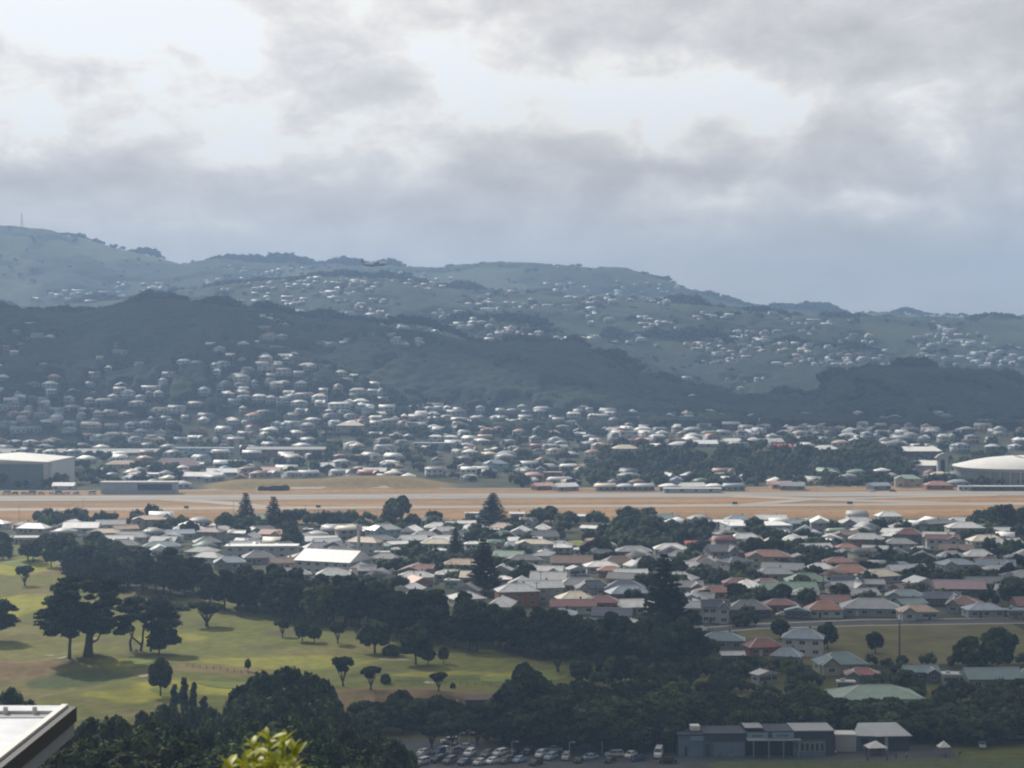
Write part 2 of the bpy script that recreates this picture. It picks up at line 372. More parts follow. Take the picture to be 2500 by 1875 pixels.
def ground_col(x, y, z):
    n1 = fbm(x / 60, y / 90, 51, 4); n2 = fbm(x / 14, y / 22, 52, 4); n3 = fbm(x / 4, y / 5, 57, 2)
    c = lerpc(GREEN, DRY, sst(0.42, 0.62, n1 * 0.7 + n2 * 0.3))
    c = lerpc(c, ROUGH, sst(0.55, 0.7, n2) * 0.5)
    for (bx, by, rx, ry, cc, k) in BL:
        q = ((x - bx) / rx) ** 2 + ((y - by) / ry) ** 2 + (n2 - 0.5) * 1.2
        c = lerpc(c, cc, k * sst(1.2, 0.75, q))
    c = c * (0.82 + 0.36 * n3)[..., None]
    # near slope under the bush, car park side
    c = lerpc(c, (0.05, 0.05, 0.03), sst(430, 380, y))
    # gardens and streets in the suburb
    sb = (x + 223) * (622 - 972) / (53 + 223) + 972 - y
    sub = sst(5, -15, sb) * sst(560, 600, y) + sst(1000, 1040, y); sub = np.clip(sub, 0, 1)
    gar = lerpc((0.032, 0.042, 0.022), (0.07, 0.07, 0.05), sst(0.4, 0.65, fbm(x / 16, y / 16, 53, 3)))
    c = lerpc(c, gar, sub * 0.92)
    s = y - (1299.5 + 0.0733 * x)
    d1 = lerpc((0.30, 0.175, 0.085), (0.225, 0.15, 0.08), sst(0.35, 0.65, fbm(x / 90, s / 9, 54, 4)))
    d1 = lerpc(d1, (0.34, 0.24, 0.14), sst(0.5, 0.8, fbm(x / 200, s / 6, 55, 3)) * 0.7)
    d1 = lerpc(d1, (0.13, 0.12, 0.075), sst(-158, -172, s) * 0.75)
    c = lerpc(c, d1, sst(-182, -172, s) * sst(78, 66, s))
    ux = x / np.maximum(y, 1) * F + W2
    kn = sst(480, 520, ux) * sst(1130, 1080, ux) * sst(62, 68, s) * sst(128, 112, s)
    c = lerpc(c, lerpc((0.24, 0.165, 0.085), (0.15, 0.13, 0.06), fbm(x / 40, s / 12, 56, 3)), kn)
    # beyond: bushy slopes, some of them open grass
    far = sst(1850, 1950, y)
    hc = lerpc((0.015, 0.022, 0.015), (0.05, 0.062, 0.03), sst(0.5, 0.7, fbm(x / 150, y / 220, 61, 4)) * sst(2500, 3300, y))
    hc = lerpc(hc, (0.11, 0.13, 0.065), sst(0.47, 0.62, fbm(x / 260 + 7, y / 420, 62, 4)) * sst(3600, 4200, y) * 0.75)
    g1 = np.exp(-(((ux - 1950) / 210) ** 2 + ((y - 3250) / 260) ** 2)); hc = lerpc(hc, (0.13, 0.145, 0.075), g1 * sst(0.38, 0.5, fbm(x / 70, y / 120, 63, 3)))
    g2 = np.exp(-(((ux - 150) / 330) ** 2)) * sst(3900, 4300, y); hc = lerpc(hc, (0.11, 0.13, 0.075), g2 * 0.6)
    g3 = np.exp(-(((ux - 1180) / 150) ** 2)) * sst(4300, 4600, y); hc = lerpc(hc, (0.11, 0.135, 0.075), g3 * 0.6)
    c = lerpc(c, hc, far)
    return c
M['ground'] = material('grass_and_soil', (1, 1, 1), 0.95, 0.08, src='tint', var=0.16, vscale=0.25, bump=0.5, bscale=0.5)
M['slope'] = material('bush_covered_slope', (1, 1, 1), 0.95, 0.05, src='tint', var=0.25, vscale=0.05)
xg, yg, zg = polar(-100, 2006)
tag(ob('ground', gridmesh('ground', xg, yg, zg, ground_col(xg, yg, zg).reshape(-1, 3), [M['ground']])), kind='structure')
yl = ys[ys <= 2006][-1]
xg, yg, zg = polar(yl, 9001)
tag(ob('hills', gridmesh('hills', xg, yg, zg, ground_col(xg, yg, zg).reshape(-1, 3), [M['slope']])), kind='structure')
# the land goes on outside the view and below the horizon
fl = MB(); fl.add([(-8800, -550, -1.5), (8800, -550, -1.5), (8800, 7350, -1.5), (-8800, 7350, -1.5)], [(0, 1, 2, 3)])
M['land'] = material('distant_land', (0.06, 0.075, 0.045), 0.95, 0.05, var=0.3, vscale=0.002)
tag(ob('terrain', fl.mesh('terrain', [M['land']])), kind='structure')

# ---- airfield surfaces
def strip(name, pts, wid, mt, lift=0.06, n=40, kind='structure'):
    """ribbon draped on the terrain along world points"""
    P = []
    for k in range(len(pts) - 1):
        for i in range(n):
            t = i / n; P.append((pts[k][0] * (1 - t) + pts[k + 1][0] * t, pts[k][1] * (1 - t) + pts[k + 1][1] * t))
    P.append(pts[-1]); P = np.array(P); d = np.gradient(P, axis=0); d /= np.linalg.norm(d, axis=1)[:, None] + 1e-9
    nr = np.stack([-d[:, 1], d[:, 0]], 1); rows = []
    for f in np.linspace(-0.5, 0.5, 5): rows.append(P + nr * f * wid)
    Q = np.stack(rows, 0); X, Y = Q[..., 0], Q[..., 1]; Zt = terrain(X, Y) + lift
    V = np.stack([X.ravel(), Y.ravel(), Zt.ravel()], 1); m_ = len(P)
    i = np.arange(4)[:, None] * m_ + np.arange(m_ - 1)[None, :]
    Fq = np.stack([i, i + 1, i + 1 + m_, i + m_], -1).reshape(-1, 4)
    o = ob(name, mk(name, V, [Fq], True, [mt])); tag(o, kind=kind); return o
def af(x, s): return (x, 1299.5 + 0.0733 * x + s)
M['runway'] = material('runway_surface', (0.275, 0.245, 0.21), 0.85, 0.3, var=0.16, vscale=0.06, stretch=(0.15, 1, 1))
M['taxi'] = material('taxiway_surface', (0.31, 0.27, 0.225), 0.85, 0.3, var=0.12, vscale=0.05, stretch=(0.2, 1, 1))
M['shoulder'] = material('dark_shoulder', (0.17, 0.155, 0.125), 0.9, 0.2, var=0.2, vscale=0.05, stretch=(0.2, 1, 1))
strip('runway_shoulder', [af(-900, 0), af(900, 0)], 54, M['shoulder'], 0.05)
strip('runway', [af(-900, 0), af(900, 0)], 42, M['runway'], 0.10)
strip('taxiway', [af(-900, -91), af(900, -91)], 20, M['taxi'], 0.10)
strip('perimeter_road', [af(-900, 70), af(900, 70)], 6, M['taxi'], 0.10)
strip('taxiway', [af(-230, -14), af(-190, -45), af(-150, -88)], 18, M['taxi'], 0.14, 12)
strip('taxiway', [af(150, -14), af(210, -50), af(290, -88)], 20, M['taxi'], 0.14, 12)
strip('taxiway', [af(330, -20), af(200, -45), af(150, -88)], 14, M['taxi'], 0.18, 12)
strip('road', [af(-900, -196), af(-240, -190), af(-150, -200)], 16, M['conc'], 0.12, 14)
M['mark'] = material('white_runway_paint', (0.75, 0.75, 0.72), 0.6, 0.3)
for k in range(8):
    mb = MB(); x0, y0 = af(-112 + k * 6.5 * (1 if k < 4 else 1.15), 6 - (k % 4) * 3)
    a, b = 0.0733, 5.2
    z = zat(x0, y0) + 0.18
    mb.add([(x0, y0 - .5, z), (x0 + b, y0 + a * b - .5, z), (x0 + b, y0 + a * b + .5, z), (x0, y0 + .5, z)], [(0, 1, 2, 3)])
    tag(ob('runway_marking', mb.mesh('runway_marking', [M['mark']])), kind='structure')

def blob(name, px, py, rx, ry, mt, seed=0, lift=.12):
    x, y, z = at(px, py); rx = rx * y / F; P = []; r = random.Random(seed); k = [r.uniform(0, 6) for _ in range(3)]
    for i in range(28):
        a = 2 * pi * i / 28; q = 1 + .14 * sin(2 * a + k[0]) + .10 * sin(3 * a + k[1]) + .05 * sin(5 * a + k[2]); P.append((x + cos(a) * rx * q, y + sin(a) * ry * q))
    V = [(x, y, zat(x, y) + lift)]
    for f in (.5, 1): V += [(x + (p[0] - x) * f, y + (p[1] - y) * f, zat(x + (p[0] - x) * f, y + (p[1] - y) * f) + lift) for p in P]
    Fc = [(0, 1 + i, 1 + (i + 1) % 28) for i in range(28)] + [(1 + i, 29 + i, 29 + (i + 1) % 28, 1 + (i + 1) % 28) for i in range(28)]
    mb = MB(); mb.add(V, Fc); tag(ob(name, mb.mesh(name, [mt], True)), kind='structure')
M['sand'] = material('bunker_sand', (0.30, 0.27, 0.21), 0.95, 0.1, var=.1, vscale=.5)
M['puttgreen'] = material('putting_green_turf', (0.145, 0.175, 0.042), 0.9, 0.1, var=.08, vscale=.3)
for i, q in enumerate([(150, 1608, 16, 1.6), (122, 1602, 12, 1.3), (352, 1652, 14, 2.2), (200, 1392, 22, 3), (960, 1612, 34, 2), (1048, 1668, 14, 1.6), (230, 1560, 14, 1.5)]): blob('bunker', *q, M['sand'], i)
for i, q in enumerate([(1335, 1650, 46, 9), (560, 1676, 62, 6), (1215, 1660, 50, 5), (350, 1615, 36, 6), (50, 1372, 48, 12), (420, 1688, 44, 5)]): blob('putting_green', *q, M['puttgreen'], i + 20)
strip('path', pxl((128, 1368), (165, 1384), (215, 1396), (262, 1404)), 3.5, M['sand'], 0.14, 10)
strip('path', pxl((265, 1412), (400, 1436), (520, 1462)), 2.5, M['sand'], 0.14, 12)
# ---- streets of the near suburb, park road, car park
strip('road', pxl((1640, 1548), (1850, 1530), (2100, 1522), (2560, 1516)), 8.5, M['asph'], 0.12, 16)
strip('pavement', pxl((1700, 1536), (1850, 1525), (2100, 1516), (2560, 1510)), 2.0, M['conc'], 0.22, 16)
strip('pavement', pxl((1700, 1550), (1850, 1537), (2100, 1529), (2560, 1523)), 2.0, M['conc'], 0.22, 16)
for (a, b) in [((1240, 1412), (2560, 1362)), ((1500, 1462), (2560, 1430)), ((1100, 1380), (2560, 1325)), ((900, 1345), (2560, 1295)), ((-60, 1345), (900, 1315)), ((-60, 1308), (1400, 1290))]:
    strip('road', pxl(a, b), 7, M['asph'], 0.10, 24)
strip('road', pxl((1150, 1420), (1330, 1330)), 7, M['asph'], 0.13, 12)
strip('road', pxl((2250, 1515), (2180, 1440), (2100, 1330), (2050, 1290)), 7, M['asph'], 0.13, 12)
strip('car_park', [(-62, 474), (110, 466)], 34, M['asph'], 0.08, 14)
strip('road', [(110, 492), (190, 500), (260, 505)], 9, M['asph'], 0.13, 10)
M['lawn'] = material('mown_lawn', (0.085, 0.10, 0.04), 0.95, 0.1, var=0.2, vscale=0.3)
strip('lawn', [(48, 452), (230, 462)], 24, M['lawn'], 0.14, 14)
M['parkgrass'] = material('dry_park_grass', (0.135, 0.125, 0.055), 0.95, 0.1, var=0.2, vscale=0.08)
strip('field', pxl((1830, 1572), (2560, 1568)), 92, M['parkgrass'], 0.08, 20)
M['sportsgreen'] = material('sports_turf', (0.06, 0.075, 0.045), 0.95, 0.1, var=0.15, vscale=0.1)
strip('field', pxl((965, 1366), (1150, 1358)), 40, M['sportsgreen'], 0.16, 12)
strip('field', pxl((1385, 1328), (1520, 1322)), 24, material('bright_lawn', (0.17, 0.19, 0.05), 0.95, 0.1, var=0.15, vscale=0.1), 0.16, 12)

# ---- air: one closed box of haze round the whole place
hz = MB(); hz.box(-9000, 9000, -600, 7450, -2.6, 470)
mh = bpy.data.materials.new('haze'); mh.use_nodes = True; t = NT(mh.node_tree); t.n.clear()
pv = t.new('ShaderNodeVolumePrincipled'); mo = t.new('ShaderNodeOutputMaterial')
pv.inputs['Color'].default_value = (0.43, 0.64, 0.98, 1); pv.inputs['Density'].default_value = 1.65e-4; pv.inputs['Anisotropy'].default_value = 0.12
t.link(pv.outputs[0], mo.inputs['Volume'])
tag(ob('haze', hz.mesh('haze', [mh])), kind='stuff')

# ---- unseen cloud bodies added out of frame, placed to throw shade on chosen ground
M['shade_cloud'] = bpy.data.materials.new('shade_cloud'); M['shade_cloud'].use_nodes = True; t = NT(M['shade_cloud'].node_tree); t.n.clear()
df = t.new('ShaderNodeBsdfDiffuse'); df.inputs[0].default_value = (.9, .9, .9, 1); tp = t.new('ShaderNodeBsdfTransparent'); ms = t.new('ShaderNodeMixShader'); ms.inputs[0].default_value = .76
mo = t.new('ShaderNodeOutputMaterial'); t.link(tp.outputs[0], ms.inputs[1]); t.link(df.outputs[0], ms.inputs[2]); t.link(ms.outputs[0], mo.inputs[0])
def ico_(sub):
    bm = bmesh.new(); bmesh.ops.create_icosphere(bm, subdivisions=sub, radius=1.0); v = np.array([q.co[:] for q in bm.verts]); f = np.array([[q.index for q in p.verts] for p in bm.faces]); bm.free(); return v, f
cv, cf = ico_(4); cr_ = random.Random(8); VV, FF, nn = [], [], 0; ALT = 1500.0; off = sd * (ALT / sd.z)
for (x0, y0, rx, ry) in [(150, 640, 170, 110), (60, 500, 150, 90), (250, 480, 170, 100), (90, 480, 120, 60), (330, 760, 130, 120), (40, 690, 60, 50), (-420, 2300, 280, 330), (-160, 2450, 260, 260), (120, 2400, 260, 330), (480, 2350, 330, 420), (-700, 2100, 260, 400), (330, 1900, 160, 120), (-520, 1800, 190, 110),
                         (220, 880, 160, 60), (-260, 1980, 120, 90)]:
    k = [cr_.uniform(0, 6.28) for _ in range(6)]; v = cv.copy()
    d = 1 + .10 * (np.sin(v[:, 0] * 5 + k[0]) + np.sin(v[:, 1] * 6 + k[1])) + .05 * (np.sin(v[:, 0] * 13 + k[2]) * np.sin(v[:, 1] * 12 + k[3]) + np.sin(v[:, 2] * 9 + k[4]))
    v = v * d[:, None]; v[:, 2] = np.where(v[:, 2] < 0, v[:, 2] * .3, v[:, 2]); VV.append(v * (rx, ry, min(rx, ry) * .45) + (x0 + off.x, y0 + off.y, ALT)); FF.append(cf + nn); nn += len(v)
tag(ob('shade_clouds', mk('shade_clouds', np.concatenate(VV), [np.concatenate(FF)], True, [M['shade_cloud']])), kind='stuff')
# ------------------------------------------------------------------ trees
def ico(sub):
    bm = bmesh.new(); bmesh.ops.create_icosphere(bm, subdivisions=sub, radius=1.0)
    v = np.array([q.co[:] for q in bm.verts]); f = np.array([[q.index for q in p.verts] for p in bm.faces]); bm.free()
    return v, f
ICO1, ICO2 = ico(1), ico(2)
def crown_arrays(seed, lobes, nleaf, ls, core=0.80, flat=0.0, ic=ICO2, up=0.0):
    r = np.random.RandomState(seed); L = np.asarray(lobes, float)
    V, Fc, n = [], [], 0; tone = r.uniform(.45, 2.0, len(L)); K = []
    for ci, c in enumerate(L):
        v = ic[0].copy(); k = r.uniform(0, 6.28, 6)
        d = 1 + 0.12 * (np.sin(v[:, 0] * 4 + k[0]) + np.sin(v[:, 1] * 4.3 + k[1]) + np.sin(v[:, 2] * 5 + k[2])) / 1.5 + r.normal(0, 0.07, len(v))
        v = v * d[:, None] * core * c[3:6] + c[:3]; V.append(v); Fc.append(ic[1] + n); n += len(v); K.append(np.full(len(v), .75))
    tri = np.concatenate(Fc) if Fc else np.zeros((0, 3), int)
    if nleaf:
        area = (L[:, 3] * L[:, 4] + L[:, 3] * L[:, 5]) ; p = area / area.sum()
        i = r.choice(len(L), nleaf, p=p); d = r.normal(size=(nleaf, 3)); d /= np.linalg.norm(d, axis=1)[:, None]
        d[:, 2] = np.where(d[:, 2] < -0.3, -d[:, 2] * 0.8, d[:, 2]); d /= np.linalg.norm(d, axis=1)[:, None]
        rad = r.uniform(0.80, 1.14, nleaf) + (r.uniform(0, 1, nleaf) > .93) * r.uniform(0, .22, nleaf)
        P = L[i, :3] + d * rad[:, None] * L[i, 3:6]
        nn = d + r.normal(0, 0.7, (nleaf, 3)); nn[:, 2] += up; nn /= np.linalg.norm(nn, axis=1)[:, None]
        a = np.cross(nn, r.normal(size=(nleaf, 3))); a /= np.linalg.norm(a, axis=1)[:, None]; b = np.cross(nn, a)
        s = (ls * r.uniform(0.5, 1.5, nleaf))[:, None]; a = a * s; b = b * s * 0.6
        Q = np.stack([P - a - b * .6, P + a * .2 - b, P + a, P - a * .2 + b], 1).reshape(-1, 3)
        V.append(Q); K.append(np.repeat(tone[i] * r.uniform(.7, 1.35, nleaf), 4)); quad = n + np.arange(nleaf * 4).reshape(-1, 4)
    else: quad = np.zeros((0, 4), int)
    crown_arrays.tone = np.concatenate(K); return np.concatenate(V), tri, quad
def lobes_round(r, H, W_, z0, n, sz=0.42):
    out = []
    for i in range(n):
        t = (i + 0.5) / n; a = i * 2.4 + r.uniform(-.4, .4); zz = z0 + (H - z0) * (0.18 + 0.68 * t)
        rr = W_ / 2 * sqrt(max(0.05, 1 - (2 * t - 0.85) ** 2 * 0.8)) * r.uniform(0.45, 0.75)
        s = W_ / 2 * r.uniform(sz * 0.75, sz * 1.15)
        out.append((cos(a) * rr, sin(a) * rr, zz, s, s, s * r.uniform(.65, .9) * min(1.3, (H - z0) / W_ + .3)))
    return out
def trunk_mesh(r, H, z_split, spread, rad, nlimb, lean=0.0, bend=0.0, ztop=None):
    mb = MB(); top = Vector((lean * z_split, 0, z_split)); ztop = ztop or H * 0.7
    mb.tube([(0, 0, -0.6), (bend * .3, 0, z_split * 0.3), (lean * z_split * .6 + bend * .2, 0, z_split * .7), top], [rad * 1.35, rad, rad * .85, rad * .75])
    for k in range(nlimb):
        a = 2 * pi * k / nlimb + r.uniform(-.4, .4); e = spread * r.uniform(.6, 1.0)
        p2 = top + Vector((cos(a) * e * .45, sin(a) * e * .45, (ztop - z_split) * .4)); p3 = top + Vector((cos(a) * e, sin(a) * e, (ztop - z_split) * r.uniform(.8, 1.0)))
        mb.tube([top - Vector((0, 0, .3)), p2, p3], [rad * .55, rad * .4, rad * .18], 5)
    return mb.mesh('trunk', [M['bark']], True)
TREE = {}
def proto(kind, crown, trunk): TREE.setdefault(kind, []).append((crown, trunk))
def cm(arr): k = crown_arrays.tone; return mk('crown', arr[0], [arr[1], arr[2]], False, [M['leaf']], None, np.stack([k, k, k * .95], 1))
for k in range(4):      # round headed broadleaf, nominal 10 m tall and 9 m wide
    r = random.Random(100 + k)
    proto('round', cm(crown_arrays(k, lobes_round(r, 10, 9.4, 1.8, 22 + k * 2, .33), 4200, 0.42)), trunk_mesh(r, 10, 2.2, 2.6, .32, 5))
for k in range(4):      # coastal broadleaf with billowing clumps
    r = random.Random(140 + k)
    proto('billow', cm(crown_arrays(20 + k, lobes_round(r, 10, 10.5, 1.2, 34, .27), 5200, 0.34, up=.5)), trunk_mesh(r, 10, 1.8, 3.4, .36, 6))
for k in range(3):      # umbrella crown on a vase of limbs
    r = random.Random(180 + k); L = []
    for i in range(18):
        a = i * 2.4; rr = 4.3 * sqrt((i + .5) / 18); L.append((cos(a) * rr + .3, sin(a) * rr, 7.6 + 1.1 * (1 - rr / 4.3) + r.uniform(-.5, .5), r.uniform(1.3, 1.9), r.uniform(1.3, 1.9), r.uniform(.9, 1.3)))
    for i in range(9):
        a = r.uniform(0, 6.28); rr = r.uniform(.8, 3.9); L.append((cos(a) * rr, sin(a) * rr, r.uniform(5.0, 6.8), r.uniform(.8, 1.5), r.uniform(.8, 1.5), r.uniform(.6, 1.0)))
    proto('umbrella', cm(crown_arrays(40 + k, L, 3600, 0.34)), trunk_mesh(r, 10, 1.6, 3.4, .55, 7, lean=.16 * (k - 1), bend=.6, ztop=7.4))
for k in range(4):      # pine of a shelter belt: ragged, layered, bare trunk below
    r = random.Random(220 + k); L = []
    for i in range(26):
        t = i / 25; a = i * 2.4 + r.uniform(-.5, .5); rr = (3.4 - 2.4 * t ** 1.6) * r.uniform(.5, 1); s = (1.5 - .5 * t) * r.uniform(.8, 1.3)
        L.append((cos(a) * rr, sin(a) * rr, 3.2 + 6.3 * t + r.uniform(-.3, .3), s * 1.15, s * 1.15, s * .62))
    proto('pine', cm(crown_arrays(60 + k, L, 4200, 0.36, up=.4)), trunk_mesh(r, 10, 5.5, 1.5, .3, 4, lean=.04 * (k - 1.5)))
for k in range(2):      # norfolk pine: whorls of branches with gaps between the tiers
    r = np.random.RandomState(260 + k); rr_ = random.Random(k); tri0 = []; Q = []; nT = 15; mb = MB()
    mb.tube([(0, 0, -.5), (0, 0, 5), (0, 0, 9.8)], [.26, .16, .03])
    for j in range(nT):
        t = j / (nT - 1); z = 1.2 + 8.5 * t ** .94; rad = 3.0 * (1 - t) ** .8 + .22; nb = 8 if j < 11 else 6
        for b in range(nb):
            a = 2 * pi * b / nb + j * .5 + r.uniform(-.15, .15); ln = rad * r.uniform(.85, 1.08)
            dv = np.array([cos(a), sin(a), 0.0]); m_ = max(16, int(58 * ln / 3))
            mb.bar((0, 0, z), (dv[0] * ln * .8, dv[1] * ln * .8, z + .1), .05)
            s = r.uniform(.12, 1, m_); side = np.cross(dv, (0, 0, 1)) * 1.0
            P = dv * (s * ln)[:, None] + side * (r.uniform(-.32, .32, m_) * (.35 + s * .6))[:, None] * 1.1; P[:, 2] += z + s * s * ln * .12 - .05 + r.uniform(-.06, .12, m_)
            w_ = .24 * r.uniform(.7, 1.5, m_)[:, None]; A = (dv + r.normal(0, .35, (m_, 3))) * w_ * 1.2; Bv = (side + np.array([0, 0, .35]) + r.normal(0, .35, (m_, 3))) * w_ * .8
            Q.append(np.stack([P - A, P - Bv, P + A, P + Bv], 1).reshape(-1, 3))
    Q = np.concatenate(Q); proto('norfolk', mk('crown', Q, [np.arange(len(Q)).reshape(-1, 4)], False, [M['leaf']], None, np.repeat(r.uniform(.6, 1.4, len(Q) // 4), 4)[:, None] * np.ones((1, 3))), mb.mesh('trunk', [M['bark']]))
for k in range(2):      # poplar column
    r = random.Random(280 + k); L = [(r.uniform(-.35, .35), r.uniform(-.35, .35), 1.0 + i * .75, (1.05 - abs(i - 4) * .07), (1.05 - abs(i - 4) * .07), 1.2) for i in range(11)]
    proto('poplar', cm(crown_arrays(80 + k, L, 1500, .28)), trunk_mesh(r, 10, 2, .3, .18, 2))
for k in range(3):      # low bush, foliage to the ground; nominal 10 m wide, 6 m high
    r = random.Random(300 + k); L = [(cos(i * 2.4) * 3.4 * sqrt(i / 12), sin(i * 2.4) * 3.4 * sqrt(i / 12), 2.6 - 1.6 * (i / 12) + r.uniform(-.3, .4), r.uniform(1.5, 2.1), r.uniform(1.5, 2.1), r.uniform(1.6, 2.3)) for i in range(13)]
    proto('bush', cm(crown_arrays(90 + k, L, 2200, .36)), None)
def hero_crown(seed, W_, z0, H, n, lean=0.0, nleaf=9000, spike=0.5):
    r = random.Random(seed); L = []
    for i in range(n):
        t = r.random(); a = r.uniform(0, 2 * pi); zz = z0 + (H - z0) * (t ** .8)
        prof_ = sqrt(max(.08, 1 - ((t - .3) / .75) ** 2)); rr = W_ / 2 * prof_ * sqrt(r.uniform(.15, 1)) * .86
        s = r.uniform(1.3, 2.5); L.append((cos(a) * rr + lean * (zz - z0), sin(a) * rr * .8, zz, s * 1.35, s * 1.35, s * .7))
    for i in range(n // 3):
        t = r.uniform(.1, .95); a = r.uniform(0, 2 * pi); rr = W_ / 2 * sqrt(max(.08, 1 - ((t - .3) / .75) ** 2)) * 1.02
        L.append((cos(a) * rr + lean * (H - z0) * t, sin(a) * rr * .8, z0 + (H - z0) * t, 1.9, 1.2, .5))
    return cm(crown_arrays(seed, L, nleaf, .5, up=.3))

NAMES = {'round': 'broadleaf_tree', 'billow': 'broadleaf_tree', 'umbrella': 'broadleaf_tree', 'pine': 'pine_tree', 'norfolk': 'norfolk_pine', 'poplar': 'poplar_tree', 'bush': 'bush', 'hero': 'macrocarpa_tree'}
WORDS = {'round': 'round-headed tree', 'billow': 'billowy tree', 'umbrella': 'flat-topped tree', 'pine': 'dark ragged pine', 'norfolk': 'tiered Norfolk pine', 'poplar': 'narrow poplar', 'bush': 'low bush'}
CATS = {'pine': 'pine tree', 'norfolk': 'pine tree', 'poplar': 'tree', 'bush': 'bush'}
LEAF = {'round': (0.034, 0.049, 0.022), 'billow': (0.045, 0.064, 0.026), 'umbrella': (0.028, 0.038, 0.021), 'pine': (0.017, 0.026, 0.016), 'norfolk': (0.026, 0.040, 0.026), 'poplar': (0.032, 0.05, 0.026), 'bush': (0.04, 0.055, 0.026)}
ITEMS = []          # everything that still needs a label: object, description, x, y, z, category, group
LM = []             # landmarks: phrase, px, py
def jit(c, r, k=0.18): q = 1 + r.uniform(-k, k); return tuple(max(0.01, v * q * (1 + r.uniform(-.07, .07))) for v in c)
TREES = []
def tree(kind, x, y, h, wd, seed=None, label=None, tint=None, group=None, zoff=0.0, crown=None, trunk=None, lm=None):
    """queued; the nearest 300 become objects, the rest one mass"""
    TREES.append(dict(kind=kind, x=x, y=y, h=h, w=wd, seed=seed if seed is not None else len(TREES), label=label, tint=tint, group=group, zoff=zoff, crown=crown, trunk=trunk, lm=lm))
def treepx(kind, px, py, hpx, wpx, **k):
    x, y, z = at(px, py); tree(kind, x, y, hpx * y / F, wpx * y / F, **k)
def place_tree(T):
    r = random.Random(T['seed'] * 31 + 5); kind = T['kind']; z = zat(T['x'], T['y'])
    name = NAMES[kind]; root = ob(name, None, None, (T['x'], T['y'], z + T['zoff']), r.uniform(0, 6.28) if kind != 'hero' else 0.0)
    root.empty_display_size = 1.0
    if kind == 'hero': cr_, tr_ = T['crown'], T['trunk']; sc = (1, 1, 1)
    else:
        cr_, tr_ = TREE[kind][r.randrange(len(TREE[kind]))]
        nomw, nomh = {'round': (9.4, 10), 'billow': (10.5, 10.3), 'umbrella': (10.5, 9.8), 'pine': (8.0, 10.4), 'norfolk': (6.2, 10), 'ridgepine': (4.6, 10), 'poplar': (2.5, 10), 'bush': (9, 5)}[kind]
        sc = (T['w'] / nomw, T['w'] / nomw * r.uniform(.9, 1.1), T['h'] / nomh)
    col = jit(T['tint'] or (LEAF[kind if kind in LEAF else 'pine'] if r.random() < .72 or T['label'] or T['group'] != 'garden trees' else r.choice([(.06, .085, .03), (.05, .055, .03), (.07, .085, .045)])), r, .3)
    root.scale = sc
    ob('crown' if kind != 'bush' else 'foliage', cr_, root, color=col)
    if tr_: ob('trunk', tr_, root)
    cat = CATS.get(kind, 'tree')
    tag(root, T['label'], cat, T['group'] or ('trees' if cat != 'bush' else 'bushes'))
    px, py = topx(T['x'], T['y'], z + T['h'] * .5)
    if T['lm']: LM.append((T['lm'], px, py))
    if not T['label']:
        sz = 'tall ' if T['h'] > 13 else ('small ' if T['h'] < 6 else '')
        ITEMS.append((root, sz + WORDS[kind], px, py, cat))
    return root

# --- golf links: the trees that stand alone, read from the photograph
def G(kind, px, py, top, wpx, label, **k): treepx(kind, px, py, py - top, wpx, label=label, **k)
bt = random.Random(5)
def heromesh_trunk(segs):
    mb = MB()
    for pts, rad in segs: mb.tube(pts, rad, 8)
    return mb.mesh('trunk', [M['bark']], True)
x, y, z = at(215, 1604)
tree('hero', x, y, 27, 40, label='huge spreading macrocarpa with a thick trunk on the grassy mound', lm='huge macrocarpa', group='golf links trees',
     crown=hero_crown(1, 29, 6.5, 25, 74, -.05, 13000), trunk=heromesh_trunk([([(0, 0, -1), (0.2, 0, 3), (.6, 0, 7), (1, 0, 12)], [2.0, 1.35, 1.2, .8]), ([(.5, 0, 6), (3.5, 0, 9), (8, 1, 12)], [.7, .5, .3]), ([(.5, 0, 7), (-4, 0, 10), (-9, -1, 14)], [.6, .5, .3]), ([(.8, 0, 4), (3, -1, 5), (5, -2, 8)], [.4, .3, .2])]))
x, y, z = at(170, 1608)
tree('hero', x, y, 20, 16, label='slimmer macrocarpa close beside the huge one on the mound', group='golf links trees',
     crown=hero_crown(2, 17, 8, 19, 26, -.15, 4200), trunk=heromesh_trunk([([(0, 0, -1), (0, 0, 4), (.6, 0, 9), (0, 0, 14)], [.65, .5, .45, .3]), ([(.3, 0, 6), (-2.5, 0, 9), (-5, 0, 12)], [.35, .3, .15]), ([(.4, 0, 7), (2, 0, 10)], [.3, .2])]))
x, y, z = at(358, 1592)
tree('hero', x, y, 18, 20, label='wind-bent macrocarpa on several twisting trunks beside the huge macrocarpa', group='golf links trees',
     crown=hero_crown(3, 20, 7.5, 17, 34, -.1, 5200), trunk=heromesh_trunk([([(1.4, 0, -1), (1.3, 0, 4), (1.6, 0, 9)], [.42, .35, .25]), ([(-2.2, 0, -1), (-1.3, 0, 3.5), (-1.2, 0, 6), (-.6, 0, 10)], [.5, .4, .35, .25]), ([(-1.6, 0, 2), (-4.5, 0, 4.5), (-6, 0, 7)], [.35, .3, .2]), ([(-5, 0, -1), (-5.5, 0, 3), (-4, 0, 8)], [.5, .4, .25])]))
x, y, z = at(402, 1600)
tree('hero', x, y, 13, 8, label='drooping low macrocarpa limb clump right of the twisting trunks', group='golf links trees',
     crown=hero_crown(4, 9, 2.2, 11, 16, .1, 2600), trunk=heromesh_trunk([([(-2, 0, -1), (-1.5, 0, 4), (0, 0, 8)], [.3, .25, .15])]))
x, y, z = at(-12, 1568)
tree('hero', x, y, 15, 14, label='dark macrocarpa half cut off by the edge of the view beside the links', group='golf links trees',
     crown=hero_crown(5, 13, 4.5, 14, 24, .1, 4000), trunk=heromesh_trunk([([(0, 0, -1), (.3, 0, 4), (.8, 0, 9)], [.6, .45, .3])]))
